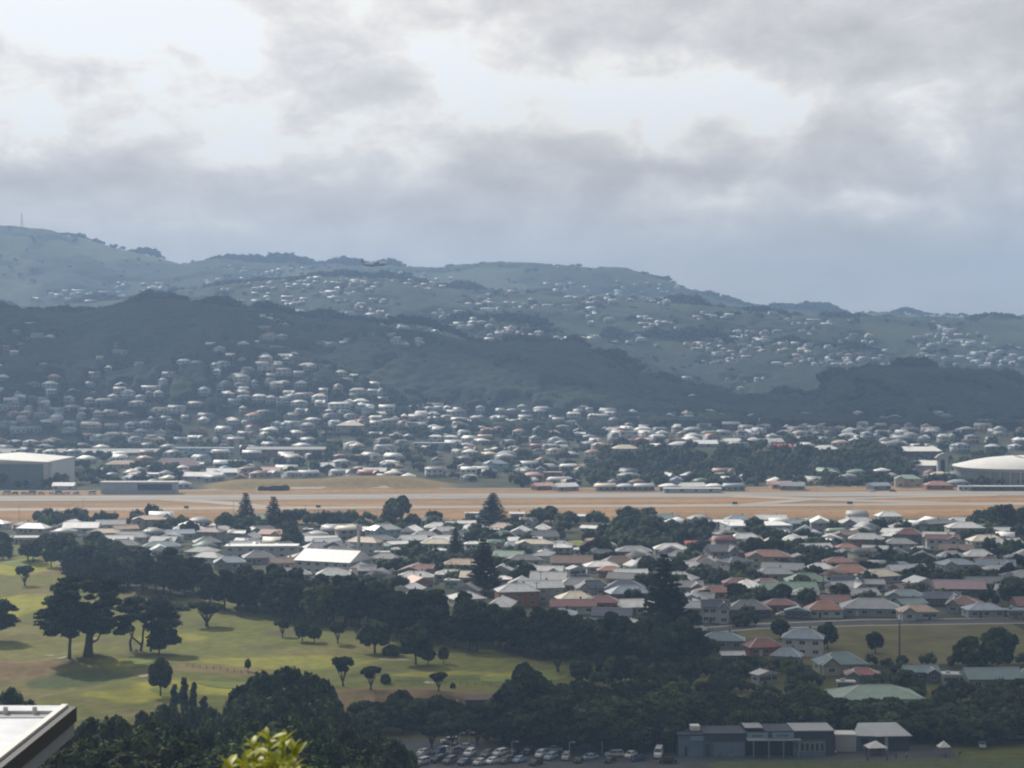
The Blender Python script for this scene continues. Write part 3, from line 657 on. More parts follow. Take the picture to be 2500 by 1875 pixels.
G('umbrella', 60, 1430, 1382, 46, 'lone wind-swept tree on the pale fairway behind the huge macrocarpa')
G('umbrella', 505, 1530, 1470, 84, 'heart-shaped flat-topped tree alone on the middle fairway', lm='heart-shaped tree')
G('umbrella', 690, 1556, 1512, 44, 'flat-topped tree with bare trunk, first of the fairway trio')
G('round', 738, 1568, 1520, 42, 'round tree in the middle of the fairway trio')
G('round', 768, 1570, 1530, 38, 'round tree at the right end of the fairway trio')
G('umbrella', 825, 1572, 1522, 42, 'open vase-shaped tree standing alone right of the fairway trio')
G('round', 915, 1595, 1515, 90, 'large dense tree at the left of the clump below the pine belt')
G('bush', 957, 1602, 1572, 46, 'small rounded tree tucked between the two large clump trees')
G('round', 1015, 1624, 1530, 92, 'tallest dense tree at the right of the clump below the pine belt', lm='tall clump tree')
G('round', 1045, 1626, 1580, 40, 'small dark tree under the tallest clump tree')
G('round', 1083, 1622, 1580, 30, 'small lollipop tree just right of the tall clump')
G('umbrella', 838, 1676, 1603, 56, 'flat-topped tree on the brown bank, furthest left of three')
G('umbrella', 905, 1686, 1630, 56, 'leaning many-limbed tree on the brown bank')
G('bush', 941, 1670, 1645, 26, 'small bush at the foot of the leaning bank tree')
G('umbrella', 1070, 1686, 1642, 46, 'small layered tree on top of the grassy bank mound')
G('bush', 1106, 1680, 1666, 14, 'tiny bush right of the layered mound tree')
G('round', 1278, 1696, 1620, 60, 'neat round-crowned tree at the right end of the brown bank', lm='round bank tree')
G('bush', 976, 1728, 1682, 60, 'dome-shaped dark bush beside the brick wall of the links', lm='dome bush')
G('umbrella', 1362, 1642, 1572, 92, 'flat-topped tree with dark trunk on the bright green', lm='flat tree by the green')
G('round', 605, 1640, 1610, 16, 'tiny sapling alone on the fairway', )
G('round', 125, 1384, 1335, 44, 'round tree beside the pale path at the top of the links')
G('bush', 430, 1486, 1470, 70, 'low scrub patch left of the heart-shaped tree')
G('round', 392, 1700, 1612, 68, 'leafy tree with forked trunk left of the poplars')
for px, py, top, wd, nm in [(425, 1752, 1670, 22, 'leftmost of the poplars above the bush'), (450, 1760, 1650, 26, 'second poplar from the left above the bush'), (473, 1760, 1662, 22, 'third poplar from the left above the bush'), (497, 1762, 1700, 24, 'rightmost and shortest poplar above the bush')]:
    G('poplar', px, py, top, wd, nm)
G('norfolk', 600, 1290, 1203, 56, 'left one of two Norfolk pines beside the taxiway', lm='left Norfolk pine')
G('norfolk', 668, 1300, 1212, 60, 'right one of two Norfolk pines beside the taxiway', lm='right Norfolk pine')
G('norfolk', 1203, 1284, 1203, 80, 'broad Norfolk pine between two white roofs beside the taxiway', lm='broad Norfolk pine')
G('norfolk', 1180, 1452, 1316, 92, 'tall Norfolk pine among the houses beside the playing field', lm='tall Norfolk pine')
G('norfolk', 1622, 1560, 1352, 118, 'largest Norfolk pine, dark against the navy-roofed houses', lm='largest Norfolk pine')
G('norfolk', 1112, 1372, 1290, 50, 'small dark Norfolk pine beside the white flat roof')
for px, py, top, wd in [(1905, 1563, 1513, 52), (2020, 1585, 1520, 56), (2137, 1596, 1545, 50)]:
    G('round', px, py, top, wd, ('round clipped tree at the near edge of the park, ' + {1905: 'leftmost of three', 2020: 'middle of three', 2137: 'rightmost of three'}[px]))
G('billow', 2365, 1640, 1548, 86, 'left half of the wide dark park trees, by the pole', lm='wide park trees')
G('billow', 2437, 1642, 1528, 104, 'taller right half of the wide dark park trees')
for i, (px, py, top, wd) in enumerate([(2405, 1292, 1245, 80), (2450, 1292, 1228, 90), (2500, 1292, 1238, 90), (2545, 1292, 1232, 90)]):
    G('bush', px, py, top, wd, 'dark bushy tree mass above the suburb, ' + ['left end', 'highest hump', 'right part', 'far right end'][i])

# --- the pine belt along the links
def belt(pts, n, rows, h0, h1, kinds, spread, name, wk=.62, seed=1, zo=0):
    r = random.Random(seed)
    W_ = [at(*p)[:2] for p in pts]; seg = [math.dist(W_[i], W_[i + 1]) for i in range(len(W_) - 1)]; tot = sum(seg)
    for q in range(rows):
        for i in range(n):
            s = (i + r.uniform(.1, .9)) / n * tot; k = 0
            while k < len(seg) - 1 and s > seg[k]: s -= seg[k]; k += 1
            a, b = W_[k], W_[k + 1]; t = s / seg[k]; dx, dy = (b[0] - a[0]) / seg[k], (b[1] - a[1]) / seg[k]
            off = (q - (rows - 1) / 2) * spread + r.uniform(-.4, .4) * spread
            h = r.uniform(h0, h1); kd = r.choice(kinds)
            tree(kd, a[0] + (b[0] - a[0]) * t - dy * off, a[1] + (b[1] - a[1]) * t + dx * off, h, h * wk * r.uniform(.85, 1.25) * (1.3 if kd != 'pine' else 1), seed=seed * 1000 + q * 100 + i, group=name)
belt([(190, 1415), (330, 1440), (480, 1462)], 11, 3, 12, 17, ['pine', 'pine', 'pine', 'pine', 'billow'], 11, 'pine belt along the links', seed=2)
belt([(545, 1478), (700, 1505), (900, 1530), (1100, 1556)], 19, 3, 12.5, 16.5, ['pine', 'pine', 'pine', 'pine', 'pine', 'billow'], 8, 'pine belt along the links', seed=3)
belt([(1080, 1556), (1300, 1592), (1480, 1616), (1680, 1636)], 19, 3, 11, 14.5, ['pine', 'pine', 'pine', 'billow'], 8, 'pine belt along the links', seed=4)
belt([(1400, 1668), (1560, 1672), (1700, 1676)], 8, 2, 6, 9, ['billow', 'round'], 8, 'trees behind the car park', seed=5)
belt([(1210, 1800), (1400, 1806), (1680, 1800)], 10, 3, 11, 15.5, ['billow', 'billow', 'pine', 'round'], 10, 'trees behind the car park', seed=6, wk=.85)
belt([(1690, 1798), (1850, 1794), (2010, 1792)], 7, 3, 8.5, 11.5, ['billow', 'billow', 'round'], 8, 'trees behind the car park', seed=8, wk=.95)
belt([(2030, 1792), (2300, 1796), (2560, 1800)], 11, 3, 6, 9, ['billow', 'billow', 'round'], 8, 'trees behind the car park', seed=9, wk=1.05)
belt([(880, 1788), (1000, 1780), (1230, 1786)], 9, 2, 5.5, 8.5, ['billow', 'round'], 7, 'trees behind the car park', seed=7, wk=.95)
# --- bush on the slope below the camera
r = random.Random(77)
for (px, top, D, wd) in [(150, 1752, 300, 110), (215, 1735, 330, 100), (290, 1728, 320, 110), (370, 1738, 310, 110), (440, 1752, 300, 110), (500, 1765, 330, 100), (330, 1775, 280, 120), (230, 1785, 275, 130), (430, 1790, 270, 130), (560, 1755, 350, 100), (620, 1742, 330, 110), (700, 1730, 340, 130), (780, 1738, 350, 110), (850, 1760, 345, 110), (905, 1780, 350, 90),
                         (560, 1800, 290, 130), (680, 1785, 290, 140), (790, 1785, 300, 140), (880, 1815, 310, 110), (935, 1835, 330, 80), (150, 1815, 260, 130), (320, 1825, 255, 140), (480, 1835, 250, 140), (620, 1835, 260, 140), (760, 1835, 265, 140), (880, 1850, 285, 110), (90, 1790, 290, 100), (60, 1850, 250, 130), (955, 1790, 360, 90), (985, 1812, 380, 70), (925, 1770, 380, 80), (960, 1845, 350, 80)]:
    d = dirpx(px, top + 6); h = CAMZ + d[2] * D - zat(d[0] * D, D)
    tree('billow', d[0] * D, D, h, wd * D / F * 1.25, group='bush on the near slope', seed=int(px + D))
for (px, top, D, wd) in [(700, 1634, 455, 170), (640, 1644, 450, 140), (765, 1650, 448, 130), (600, 1680, 440, 110), (700, 1680, 430, 150), (800, 1690, 430, 110), (565, 1712, 425, 80), (350, 1722, 430, 60), (20, 1664, 440, 100), (75, 1696, 430, 70), (-30, 1680, 430, 110), (400, 1705, 440, 90), (470, 1712, 440, 70), (850, 1725, 430, 90), (520, 1718, 430, 80)]:
    d = dirpx(px, top + 4); h = CAMZ + d[2] * D - zat(d[0] * D, D)
    tree('billow' if wd < 120 else 'round', d[0] * D, D, h, wd * D / F * 1.15, group='bush on the near slope', seed=int(px + D))

for px, py, top, wd in [(1105, 1826, 1762, 60), (1165, 1822, 1766, 54), (1262, 1824, 1756, 66), (1310, 1822, 1760, 60), (1395, 1824, 1750, 70), (1478, 1826, 1745, 80), (1545, 1830, 1740, 90), (1640, 1836, 1735, 90), (1055, 1828, 1770, 60), (1215, 1812, 1768, 50), (2080, 1818, 1745, 70), (2300, 1822, 1740, 80), (2370, 1816, 1742, 80), (2250, 1816, 1745, 70), (2450, 1818, 1735, 90)]:
    tree('umbrella' if px % 2 else 'billow', *at(px, py)[:2], (py - top) * at(px, py)[1] / F, wd * at(px, py)[1] / F, group='trees of the car park')
# ------------------------------------------------------------------ houses
PAL = {'white': (.74, .74, .72), 'pale grey': (.46, .47, .47), 'grey': (.27, .28, .29), 'dark grey': (.12, .125, .135), 'red': (.24, .075, .06), 'orange': (.33, .15, .10),
       'brown': (.16, .10, .075), 'green': (.12, .20, .14), 'pale green': (.22, .32, .24), 'teal': (.12, .19, .20), 'navy': (.035, .045, .085), 'cream': (.62, .56, .44), 'pink': (.50, .32, .28),
       'tan': (.38, .28, .20), 'blue-grey': (.22, .27, .32), 'mauve': (.25, .16, .18), 'dark red': (.15, .055, .05), 'crimson': (.55, .07, .10)}
WALL = {'white': (.46, .48, .49), 'cream': (.40, .37, .30), 'grey': (.28, .29, .30), 'pale blue': (.32, .42, .48), 'brick': (.27, .14, .10), 'tan': (.42, .34, .26), 'dark': (.10, .11, .13), 'pink': (.50, .38, .34)}
CACHE = {}
def win_mesh():
    f = MB(); f.box(-.85, .85, -.06, .0, -.65, -.57); f.box(-.85, .85, -.06, .0, .57, .65); f.box(-.85, -.77, -.06, 0, -.57, .57); f.box(.77, .85, -.06, 0, -.57, .57); f.box(-.04, .04, -.05, 0, -.57, .57)
    p = MB(); p.box(-.77, -.04, -.03, .0, -.57, .57); p.box(.04, .77, -.03, 0, -.57, .57)
    return f.mesh('window', [M['trim']]), p.mesh('pane', [M['pane']])
WIN, PANE = win_mesh()
dm = MB(); dm.box(-.5, .5, -.07, 0, 0, 2.05); dm.box(.3, .38, -.11, -.07, .95, 1.05); DOOR = dm.mesh('door', [M['door']])
ch = MB(); ch.box(-.35, .35, -.3, .3, -1.6, 1.0); ch.box(-.42, .42, -.37, .37, 1.0, 1.15); ch.box(-.15, .15, -.12, .12, 1.15, 1.45); CHIM = ch.mesh('chimney', [M['brick']])
def roof_solid(mb, kind, x0, x1, y0, y1, z, rise, ov=.5, th=.14):
    X0, X1, Y0, Y1 = x0 - ov, x1 + ov, y0 - ov, y1 + ov; w_, d = X1 - X0, Y1 - Y0
    if kind == 'hip':
        if w_ >= d: a, b = (X0 + d * .5, (Y0 + Y1) / 2), (X1 - d * .5, (Y0 + Y1) / 2)
        else: a, b = ((X0 + X1) / 2, Y0 + w_ * .5), ((X0 + X1) / 2, Y1 - w_ * .5)
    elif kind == 'gable': a, b = (X0, (Y0 + Y1) / 2), (X1, (Y0 + Y1) / 2)
    else: a, b = ((X0 + X1) / 2, Y0), ((X0 + X1) / 2, Y1)                      # gable end towards the front
    V = [(X0, Y0, z), (X1, Y0, z), (X1, Y1, z), (X0, Y1, z), (a[0], a[1], z + rise), (b[0], b[1], z + rise)]
    if kind == 'front' or (kind == 'hip' and w_ < d): Fc = [(0, 1, 4), (1, 2, 5, 4), (2, 3, 5), (3, 0, 4, 5)]
    else: Fc = [(0, 1, 5, 4), (1, 2, 5), (2, 3, 4, 5), (3, 0, 4)]
    B = [(p[0], p[1], p[2] - th) for p in V[:4]]
    mb.add(V + B, Fc + [(6, 7, 8, 9)[::-1]] + [(i, 6 + i, 6 + (i + 1) % 4, (i + 1) % 4) for i in range(4)])
    return V
def house_mesh(kind, w_, d, st, rise):
    """returns parts: wall, roof, ridge cap meshes, and places for windows, door, chimney; front is -y"""
    key = (kind, round(w_), round(d), st, round(rise, 1))
    if key in CACHE: return CACHE[key]
    w_, d = float(round(w_)), float(round(d)); hh = 2.9 * st; wl, rf, cp = MB(), MB(), MB(); x1, y1 = w_ / 2, d / 2; caps = []
    main = {'hip': 'hip', 'gable': 'gable', 'front': 'front', 'ell': 'hip', 'villa': 'gable', 'flat': 'flat', 'shed': 'gable'}[kind]
    wl.box(-x1, x1, -y1, y1, -1.2, hh)
    if main == 'flat':
        rf.box(-x1 - .3, x1 + .3, -y1 - .4, y1 + .3, hh + .02, hh + .3); rf.box(-x1 + 1, -x1 + 2.2, -.5, .5, hh + .3, hh + .9)
    else:
        V = roof_solid(rf, main, -x1, x1, -y1, y1, hh + .03, rise)
        if main == 'gable': wl.add([(-x1, -y1, hh), (-x1, y1, hh), (-x1, 0, hh + rise * .86), (x1, -y1, hh), (x1, y1, hh), (x1, 0, hh + rise * .86)], [(0, 2, 1), (3, 4, 5)])
        if main == 'front': wl.add([(-x1, -y1, hh), (x1, -y1, hh), (0, -y1, hh + rise * .86), (-x1, y1, hh), (x1, y1, hh), (0, y1, hh + rise * .86)], [(0, 1, 2), (3, 5, 4)])
        caps = [(V[4], V[5])]
        if main == 'hip':
            if w_ >= d: caps += [(V[0], V[4]), (V[3], V[4]), (V[1], V[5]), (V[2], V[5])]
            else: caps += [(V[0], V[4]), (V[1], V[4]), (V[2], V[5]), (V[3], V[5])]
    fy = [(-x1 * .62, -y1), (0.0, -y1), (x1 * .62, -y1)]
    if kind in ('ell', 'villa'):       # a gabled bay coming forward
        gw = w_ * .36; gx = -x1 + gw / 2 + .4 if kind == 'ell' else x1 - gw / 2 - .2; gd = 2.4
        wl.box(gx - gw / 2, gx + gw / 2, -y1 - gd, -y1 + .5, -1.2, hh - .02)
        a, b, r2 = gx - gw / 2 - .4, gx + gw / 2 + .4, rise * .82; ya, yb, z = -y1 - gd - .45, -.3, hh + .06
        rf.add([(a, ya, z), (b, ya, z), (gx, ya, z + r2), (a, yb, z), (b, yb, z), (gx, yb, z + r2), (a, ya, z - .14), (b, ya, z - .14)], [(0, 2, 5, 3), (1, 4, 5, 2), (0, 1, 7, 6)])
        wl.add([(gx - gw / 2, -y1 - gd, hh - .02), (gx + gw / 2, -y1 - gd, hh - .02), (gx, -y1 - gd, hh + r2 * .82)], [(0, 1, 2)])
        cp.bar((a, ya - .05, z + .02), (gx, ya - .05, z + r2 + .02), .12, .22); cp.bar((b, ya - .05, z + .02), (gx, ya - .05, z + r2 + .02), .12, .22)
        caps.append(((gx, ya, z + r2), (gx, yb, z + r2)))
        fy = [(gx, -y1 - gd)] + ([(x1 * .35, -y1), (x1 * .8, -y1)] if kind == 'ell' else [(-x1 * .7, -y1), (-x1 * .2, -y1)])
    if kind == 'front':
        V = [(-x1 - .5, -y1 - .5, hh + .03), (x1 + .5, -y1 - .5, hh + .03), (0, -y1 - .5, hh + .03 + rise)]
        for q in (0, 1): cp.bar(Vector(V[q]) + Vector((0, -.05, 0)), Vector(V[2]) + Vector((0, -.05, 0)), .12, .24)
    for a, b in caps:
        if (Vector(a) - Vector(b)).length > .3: cp.bar(Vector(a) + Vector((0, 0, .04)), Vector(b) + Vector((0, 0, .04)), .30, .10)
    if main == 'flat': cp.box(-x1 - .35, x1 + .35, -y1 - .5, -y1 - .4, hh - .05, hh + .4)
    W_ = []
    n = 3 if w_ < 16 else int(w_ / 4.6)
    for s in range(st):
        if kind in ('ell', 'villa'): W_ += [(x, y, 1.55 + s * 2.9, 0) for x, y in fy]
        else: W_ += [(-x1 + w_ * (i + .5) / n, -y1, 1.55 + s * 2.9, 0) for i in range(n)]
        W_ += [(-x1, 0.0, 1.55 + s * 2.9, -pi / 2), (x1, 0.0, 1.55 + s * 2.9, pi / 2)]
    dn = fy[1][0] + 1.6 if kind in ('ell', 'villa') else (-x1 + w_ / n)
    CACHE[key] = (wl.mesh('wall', [M['wall']]), rf.mesh('roof', [M['roof']]), cp.mesh('ridge_cap', [M['trim']]) if cp.n else None, W_, (dn, -y1), (w_ * .18, d * .12, hh + rise * .75), hh + rise)
    return CACHE[key]
HOUSES = []
def hpx(px, py, wpx, kind='hip', roof='grey', wall='white', yaw=0, st=1, d=None, rise=None, label=None, lm=None, cat='house', name='house'):
    x, y, z = at(px, py); w_ = max(3.0, wpx * y / F)
    HOUSES.append(dict(x=x, y=y, w=w_, d=d or min(max(w_ * .62, 5 if w_ > 7 else 3), 13), kind=kind, roof=roof, wall=wall, yaw=R(yaw), st=st, rise=rise or min(3.0, max(.9, w_ * .15)), label=label, lm=lm, cat=cat, name=name, hand=1))
H_ = hpx
# --- between the car park and the park
H_(2135, 1722, 205, 'hip', 'pale green', 'cream', 4, d=15, rise=2.7, label='long hip-roofed hall with a pale green roof behind the trees', lm='pale green hall', cat='building', name='hall')
H_(2105, 1668, 84, 'ell', 'red', 'grey', -8, label='red-roofed cottage with a pale ridge strip behind the pale green hall', lm='red-roofed cottage')
H_(2050, 1640, 120, 'ell', 'teal', 'cream', 5, rise=3, label='teal-roofed house with a pale triangular gable beside the park', lm='teal gabled house')
H_(1960, 1600, 96, 'hip', 'blue-grey', 'white', -12, 2, rise=2.8, label='two-storey blue-grey hip-roofed house at the park edge', lm='blue-grey two-storey house')
H_(1922, 1624, 72, 'hip', 'blue-grey', 'grey', -20, rise=2.4, label='low blue-grey wing in front of the two-storey house by the park')
H_(1862, 1600, 84, 'hip', 'red', 'brick', 12, rise=2.6, label='red tiled house with white chimney beside the park corner', lm='red house by the park')
H_(1762, 1582, 110, 'hip', 'teal', 'grey', -6, label='wide pale teal roof below the white two-storey house', lm='wide teal roof')
H_(1690, 1560, 56, 'gable', 'grey', 'grey', 25, label='small grey gabled house at the end of the pine belt')
H_(1788, 1622, 52, 'gable', 'pale grey', 'dark', 3, label='small shed with a plain pale grey roof among dark trees')
H_(1866, 1668, 54, 'front', 'pale grey', 'grey', 30, label='pale triangular roof poking from the trees before the red house')
H_(2065, 1690, 40, 'flat', 'pale grey', 'dark', -5, label='little flat pale roof in front of the red-roofed cottage', cat='shed', name='shed')
H_(2247, 1662, 84, 'villa', 'teal', 'dark', 0, label='dark teal gabled house with white barge at the park edge', lm='dark teal house')
H_(2330, 1672, 60, 'flat', 'pale grey', 'white', -8, label='low white carport roof between the dark teal houses')
H_(2420, 1678, 130, 'gable', 'teal', 'grey', 2, rise=2.6, label='long dark teal roof beneath the wide park trees')
H_(2520, 1668, 80, 'hip', 'teal', 'cream', 0, label='teal-roofed house at the frame edge below the park')
# --- along the park road
H_(1747, 1520, 66, 'villa', 'navy', 'white', -6, 2, rise=2.4, label='white two-storey house with a navy gabled roof by the park road', lm='white two-storey house')
H_(1700, 1492, 56, 'front', 'blue-grey', 'pale blue', 20, label='pale blue gabled house behind the white two-storey house')
H_(1762, 1490, 34, 'front', 'pale grey', 'cream', 0, label='small pale gable rising behind the white two-storey house')
H_(1825, 1505, 104, 'hip', 'dark grey', 'dark', 0, rise=3, label='charcoal hip-roofed bungalow right of the white two-storey house', lm='charcoal bungalow')
H_(1742, 1462, 84, 'ell', 'dark red', 'grey', 4, label='dark red-roofed house beside the largest Norfolk pine')
H_(1903, 1494, 80, 'hip', 'dark red', 'brick', 0, label='dark red-roofed brick house beyond the park road')
H_(1947, 1510, 56, 'front', 'blue-grey', 'dark', -10, label='dark cottage with a pale blue gable facing the park road', lm='pale blue gable')
H_(2012, 1506, 84, 'hip', 'orange', 'white', 0, rise=2.8, label='orange-red roof with bold white ridge strips by the park road', lm='white-striped orange roof')
H_(2125, 1500, 142, 'hip', 'grey', 'grey', -6, rise=3.2, label='broad grey hip-roofed house facing the park road', lm='broad grey house')
H_(2222, 1492, 70, 'gable', 'teal', 'dark', 22, label='dark house with a white barge board at the street corner', lm='street corner house')
H_(2300, 1478, 84, 'villa', 'navy', 'dark', 0, label='navy gabled house behind the clipped green hedge')
H_(2400, 1506, 90, 'hip', 'blue-grey', 'grey', 4, label='large blue-grey house behind a pale wall by the road')
H_(2485, 1508, 60, 'flat', 'teal', 'grey', 0, label='flat teal-roofed building at the end of the park road')
H_(2340, 1452, 120, 'gable', 'mauve', 'dark', -4, label='long mauve roof behind the navy gabled house')
H_(2210, 1472, 90, 'ell', 'teal', 'white', -12, label='teal-roofed house behind the street corner')
H_(2068, 1442, 68, 'villa', 'navy', 'white', 0, 1, rise=3, label='navy roof with twin white gables behind the orange-red roof', lm='twin white gables')
H_(2125, 1442, 66, 'gable', 'grey', 'grey', -5, label='grey-roofed house joined behind the twin white gables')
H_(1968, 1434, 100, 'ell', 'green', 'pale blue', 0, rise=3, label='green-roofed house with a pale blue gable in mid suburb', lm='green roof with pale gable')
H_(1925, 1458, 130, 'gable', 'green', 'grey', 2, label='long dull green roof running across the block')
H_(1868, 1440, 64, 'ell', 'dark red', 'pale blue', 0, label='dark red roof with pale gable left of the green roof')
H_(2073, 1412, 92, 'hip', 'orange', 'cream', -8, rise=3.2, label='bright orange hip roof with a pale stripe and chimney', lm='bright orange roof')
H_(2045, 1388, 76, 'hip', 'orange', 'tan', 5, label='faded orange pyramid roof behind the bright orange one')
H_(1875, 1388, 104, 'ell', 'orange', 'cream', -4, 2, rise=2.6, label='salmon-roofed two-storey house with white dormer', lm='salmon-roofed house')
H_(1950, 1380, 72, 'front', 'grey', 'white', 0, label='dark gabled house with pale eaves beside the salmon-roofed house')
H_(1730, 1392, 62, 'front', 'pale grey', 'white', -16, rise=3.2, label='white gabled house with tall striped front in mid suburb', lm='white gabled house')
H_(1690, 1412, 46, 'gable', 'blue-grey', 'pale blue', 30, label='pale blue house leaning into the dark trees left of the white gable')
H_(1780, 1412, 80, 'gable', 'dark grey', 'grey', 0, label='charcoal-roofed house in front of the white gabled house')
H_(1800, 1440, 70, 'hip', 'dark red', 'brick', 0, label='dark red roof between the largest Norfolk pine and the green roof')
H_(1540, 1418, 78, 'gable', 'pale grey', 'white', 3, label='pale plain roof just left of the largest Norfolk pine')
H_(1447, 1452, 80, 'ell', 'navy', 'white', 6, rise=3, label='white-fronted house with navy roof and twin windows', lm='navy-roofed house')
H_(1526, 1452, 92, 'hip', 'navy', 'pale blue', -4, rise=2.8, label='navy hip-roofed house beside the largest Norfolk pine')
H_(1470, 1488, 90, 'hip', 'dark red', 'brick', 0, label='dark reddish roof in front of the navy-roofed house')
H_(1340, 1432, 88, 'gable', 'pale grey', 'grey', -8, rise=3.4, label='big pale grey gabled house with a white eave', lm='pale grey gabled house')
H_(1318, 1468, 104, 'gable', 'pale grey', 'grey', 12, 2, rise=2.4, label='pale two-storey house nearest the pine belt', lm='pale two-storey house')
H_(1510, 1390, 88, 'hip', 'brown', 'tan', 8, rise=3, label='broad tan-brown hip roof in the middle of the suburb', lm='tan-brown roof')
H_(1490, 1408, 60, 'hip', 'orange', 'brick', 0, label='rusty orange roof in front of the tan-brown roof')
H_(1395, 1388, 100, 'gable', 'brown', 'grey', 0, label='long brown-roofed house behind the pale grey gabled house')
H_(1405, 1405, 46, 'front', 'pale grey', 'white', 25, label='small pale gable in front of the long brown roof')
H_(1368, 1350, 52, 'hip', 'white', 'cream', 0, label='pale pyramid-roofed house beside the bright lawn')
H_(1334, 1362, 34, 'front', 'white', 'white', 30, label='small white gable left of the pyramid roof by the lawn')
H_(1420, 1356, 36, 'hip', 'white', 'white', 0, label='small white-roofed house in front of the bright lawn')
H_(1450, 1334, 38, 'gable', 'pink', 'white', 20, label='pinkish-roofed house standing on the bright lawn', lm='bright lawn house')
H_(1637, 1354, 78, 'hip', 'white', 'cream', 0, rise=2.6, label='wide white hip roof in front of the dense garden trees', lm='wide white hip roof')
H_(1690, 1340, 34, 'gable', 'crimson', 'white', 0, label='small red-roofed house joined to the wide white hip roof')
H_(1243, 1374, 74, 'gable', 'pale green', 'cream', -14, rise=2.6, label='pale green gabled house beside the tall Norfolk pine', lm='pale green gabled house')
H_(1222, 1430, 50, 'hip', 'white', 'brick', -6, label='brick house with a bright white roof by the tall Norfolk pine')
H_(1290, 1400, 50, 'ell', 'blue-grey', 'pale blue', 0, label='blue-grey villa between the pale green gable and grey gable')
H_(1015, 1424, 84, 'hip', 'pale grey', 'white', 0, label='hip-roofed white house behind the pine belt and playing field', lm='white house by the field')
H_(1100, 1418, 72, 'hip', 'pale grey', 'grey', -4, label='pale hip roof right of the white house by the playing field')
H_(1112, 1434, 50, 'flat', 'pale grey', 'pale blue', -4, label='pale blue flat-roofed annexe before the tall Norfolk pine')
# --- nearer the runway
H_(813, 1398, 150, 'shed', 'white', 'white', -24, 2, d=20, rise=4.5, label='large white gabled warehouse above the pine belt', lm='white warehouse', cat='warehouse', name='warehouse')
H_(640, 1362, 178, 'flat', 'white', 'white', 2, 2, d=11, label='long two-storey white block with a row of dark windows', lm='long white block', cat='building', name='office_block')
H_(785, 1334, 78, 'gable', 'white', 'grey', 5, label='white long roof behind the white warehouse')
H_(852, 1346, 46, 'gable', 'cream', 'brick', 15, label='cream-roofed house beside the tall white pole')
H_(897, 1340, 32, 'gable', 'white', 'grey', 20, label='white-roofed house right of the tall white pole')
H_(928, 1346, 50, 'hip', 'pale green', 'white', -10, label='pale pyramid roof, second right of the tall white pole')
H_(970, 1342, 46, 'gable', 'white', 'cream', 25, label='white gabled roof, third right of the tall white pole')
H_(1065, 1340, 72, 'hip', 'cream', 'cream', 0, label='wide cream roof behind the playing field')
H_(1074, 1358, 32, 'hip', 'white', 'white', 0, d=5, label='small white pyramid roof at the back of the playing field')
H_(969, 1356, 24, 'hip', 'white', 'white', 0, label='tiny white hut left of the playing field')
H_(933, 1364, 34, 'flat', 'white', 'dark', 0, label='little white flat roof before the playing field')
H_(1155, 1342, 40, 'hip', 'white', 'white', 10, label='white-roofed house behind the tall Norfolk pine')
H_(1173, 1308, 88, 'flat', 'white', 'tan', -4, d=12, label='wide flat white roof in front of the broad Norfolk pine', lm='flat white roof', cat='building', name='hall')
H_(1139, 1290, 42, 'gable', 'white', 'white', 8, label='white roof just behind the wide flat white roof')
H_(1102, 1290, 24, 'gable', 'white', 'grey', 0, label='small white roof between garden trees by the taxiway')
H_(1053, 1288, 20, 'front', 'white', 'grey', 0, label='tiny bright gable among trees by the taxiway')
H_(1158, 1266, 46, 'flat', 'white', 'grey', 3, label='white roof left of the broad Norfolk pine at the airfield edge')
H_(1262, 1266, 34, 'gable', 'white', 'grey', 6, label='white roof right of the broad Norfolk pine at the airfield edge')
H_(1410, 1272, 108, 'flat', 'white', 'grey', 1, d=12, label='long thin white roof at the airfield edge', lm='long thin white roof', cat='building', name='hall')
H_(1440, 1302, 40, 'gable', 'white', 'white', -25, label='slanting white roof below the long thin white roof')
H_(1480, 1296, 20, 'hip', 'white', 'white', 0, label='tiny white roof beside the slanting white roof')
H_(1574, 1276, 20, 'hip', 'white', 'white', 0, label='tiny white roof alone at the airfield hedge')
H_(847, 1300, 50, 'gable', 'white', 'pink', 14, label='white gabled house beside the top of the white pole')
H_(805, 1296, 24, 'flat', 'white', 'grey', 0, d=5, label='small white box shed left of the pole top')
H_(752, 1306, 24, 'flat', 'white', 'dark', 0, d=4, label='small white-topped kiosk on the dry grass')
H_(200, 1300, 84, 'gable', 'white', 'white', 3, label='bright white roof behind the trees left of the pine belt', lm='bright white roof')
H_(305, 1304, 56, 'gable', 'tan', 'tan', 32, label='tan gabled house right of the bright white roof')
H_(90, 1326, 130, 'flat', 'pale grey', 'pink', 2, d=11, label='long low pale building at the left beyond the links', lm='long low building', cat='building', name='hall')
H_(165, 1346, 44, 'hip', 'pale grey', 'grey', 10, label='small pale roof at the left end of the pine belt')
H_(605, 1280, 84, 'gable', 'pale green', 'cream', 8, label='pale gabled roof between the two Norfolk pines')
H_(60, 1294, 46, 'hip', 'brown', 'brick', 0, label='brown-roofed house at the left edge by the airfield road')
H_(1845, 1306, 150, 'flat', 'white', 'white', 8, 2, d=26, label='sprawling pale flat-roofed building right of the garden trees', lm='sprawling pale building', cat='building', name='hall')
H_(1770, 1286, 90, 'flat', 'white', 'white', 8, d=14, label='white stepped wing of the sprawling pale building')
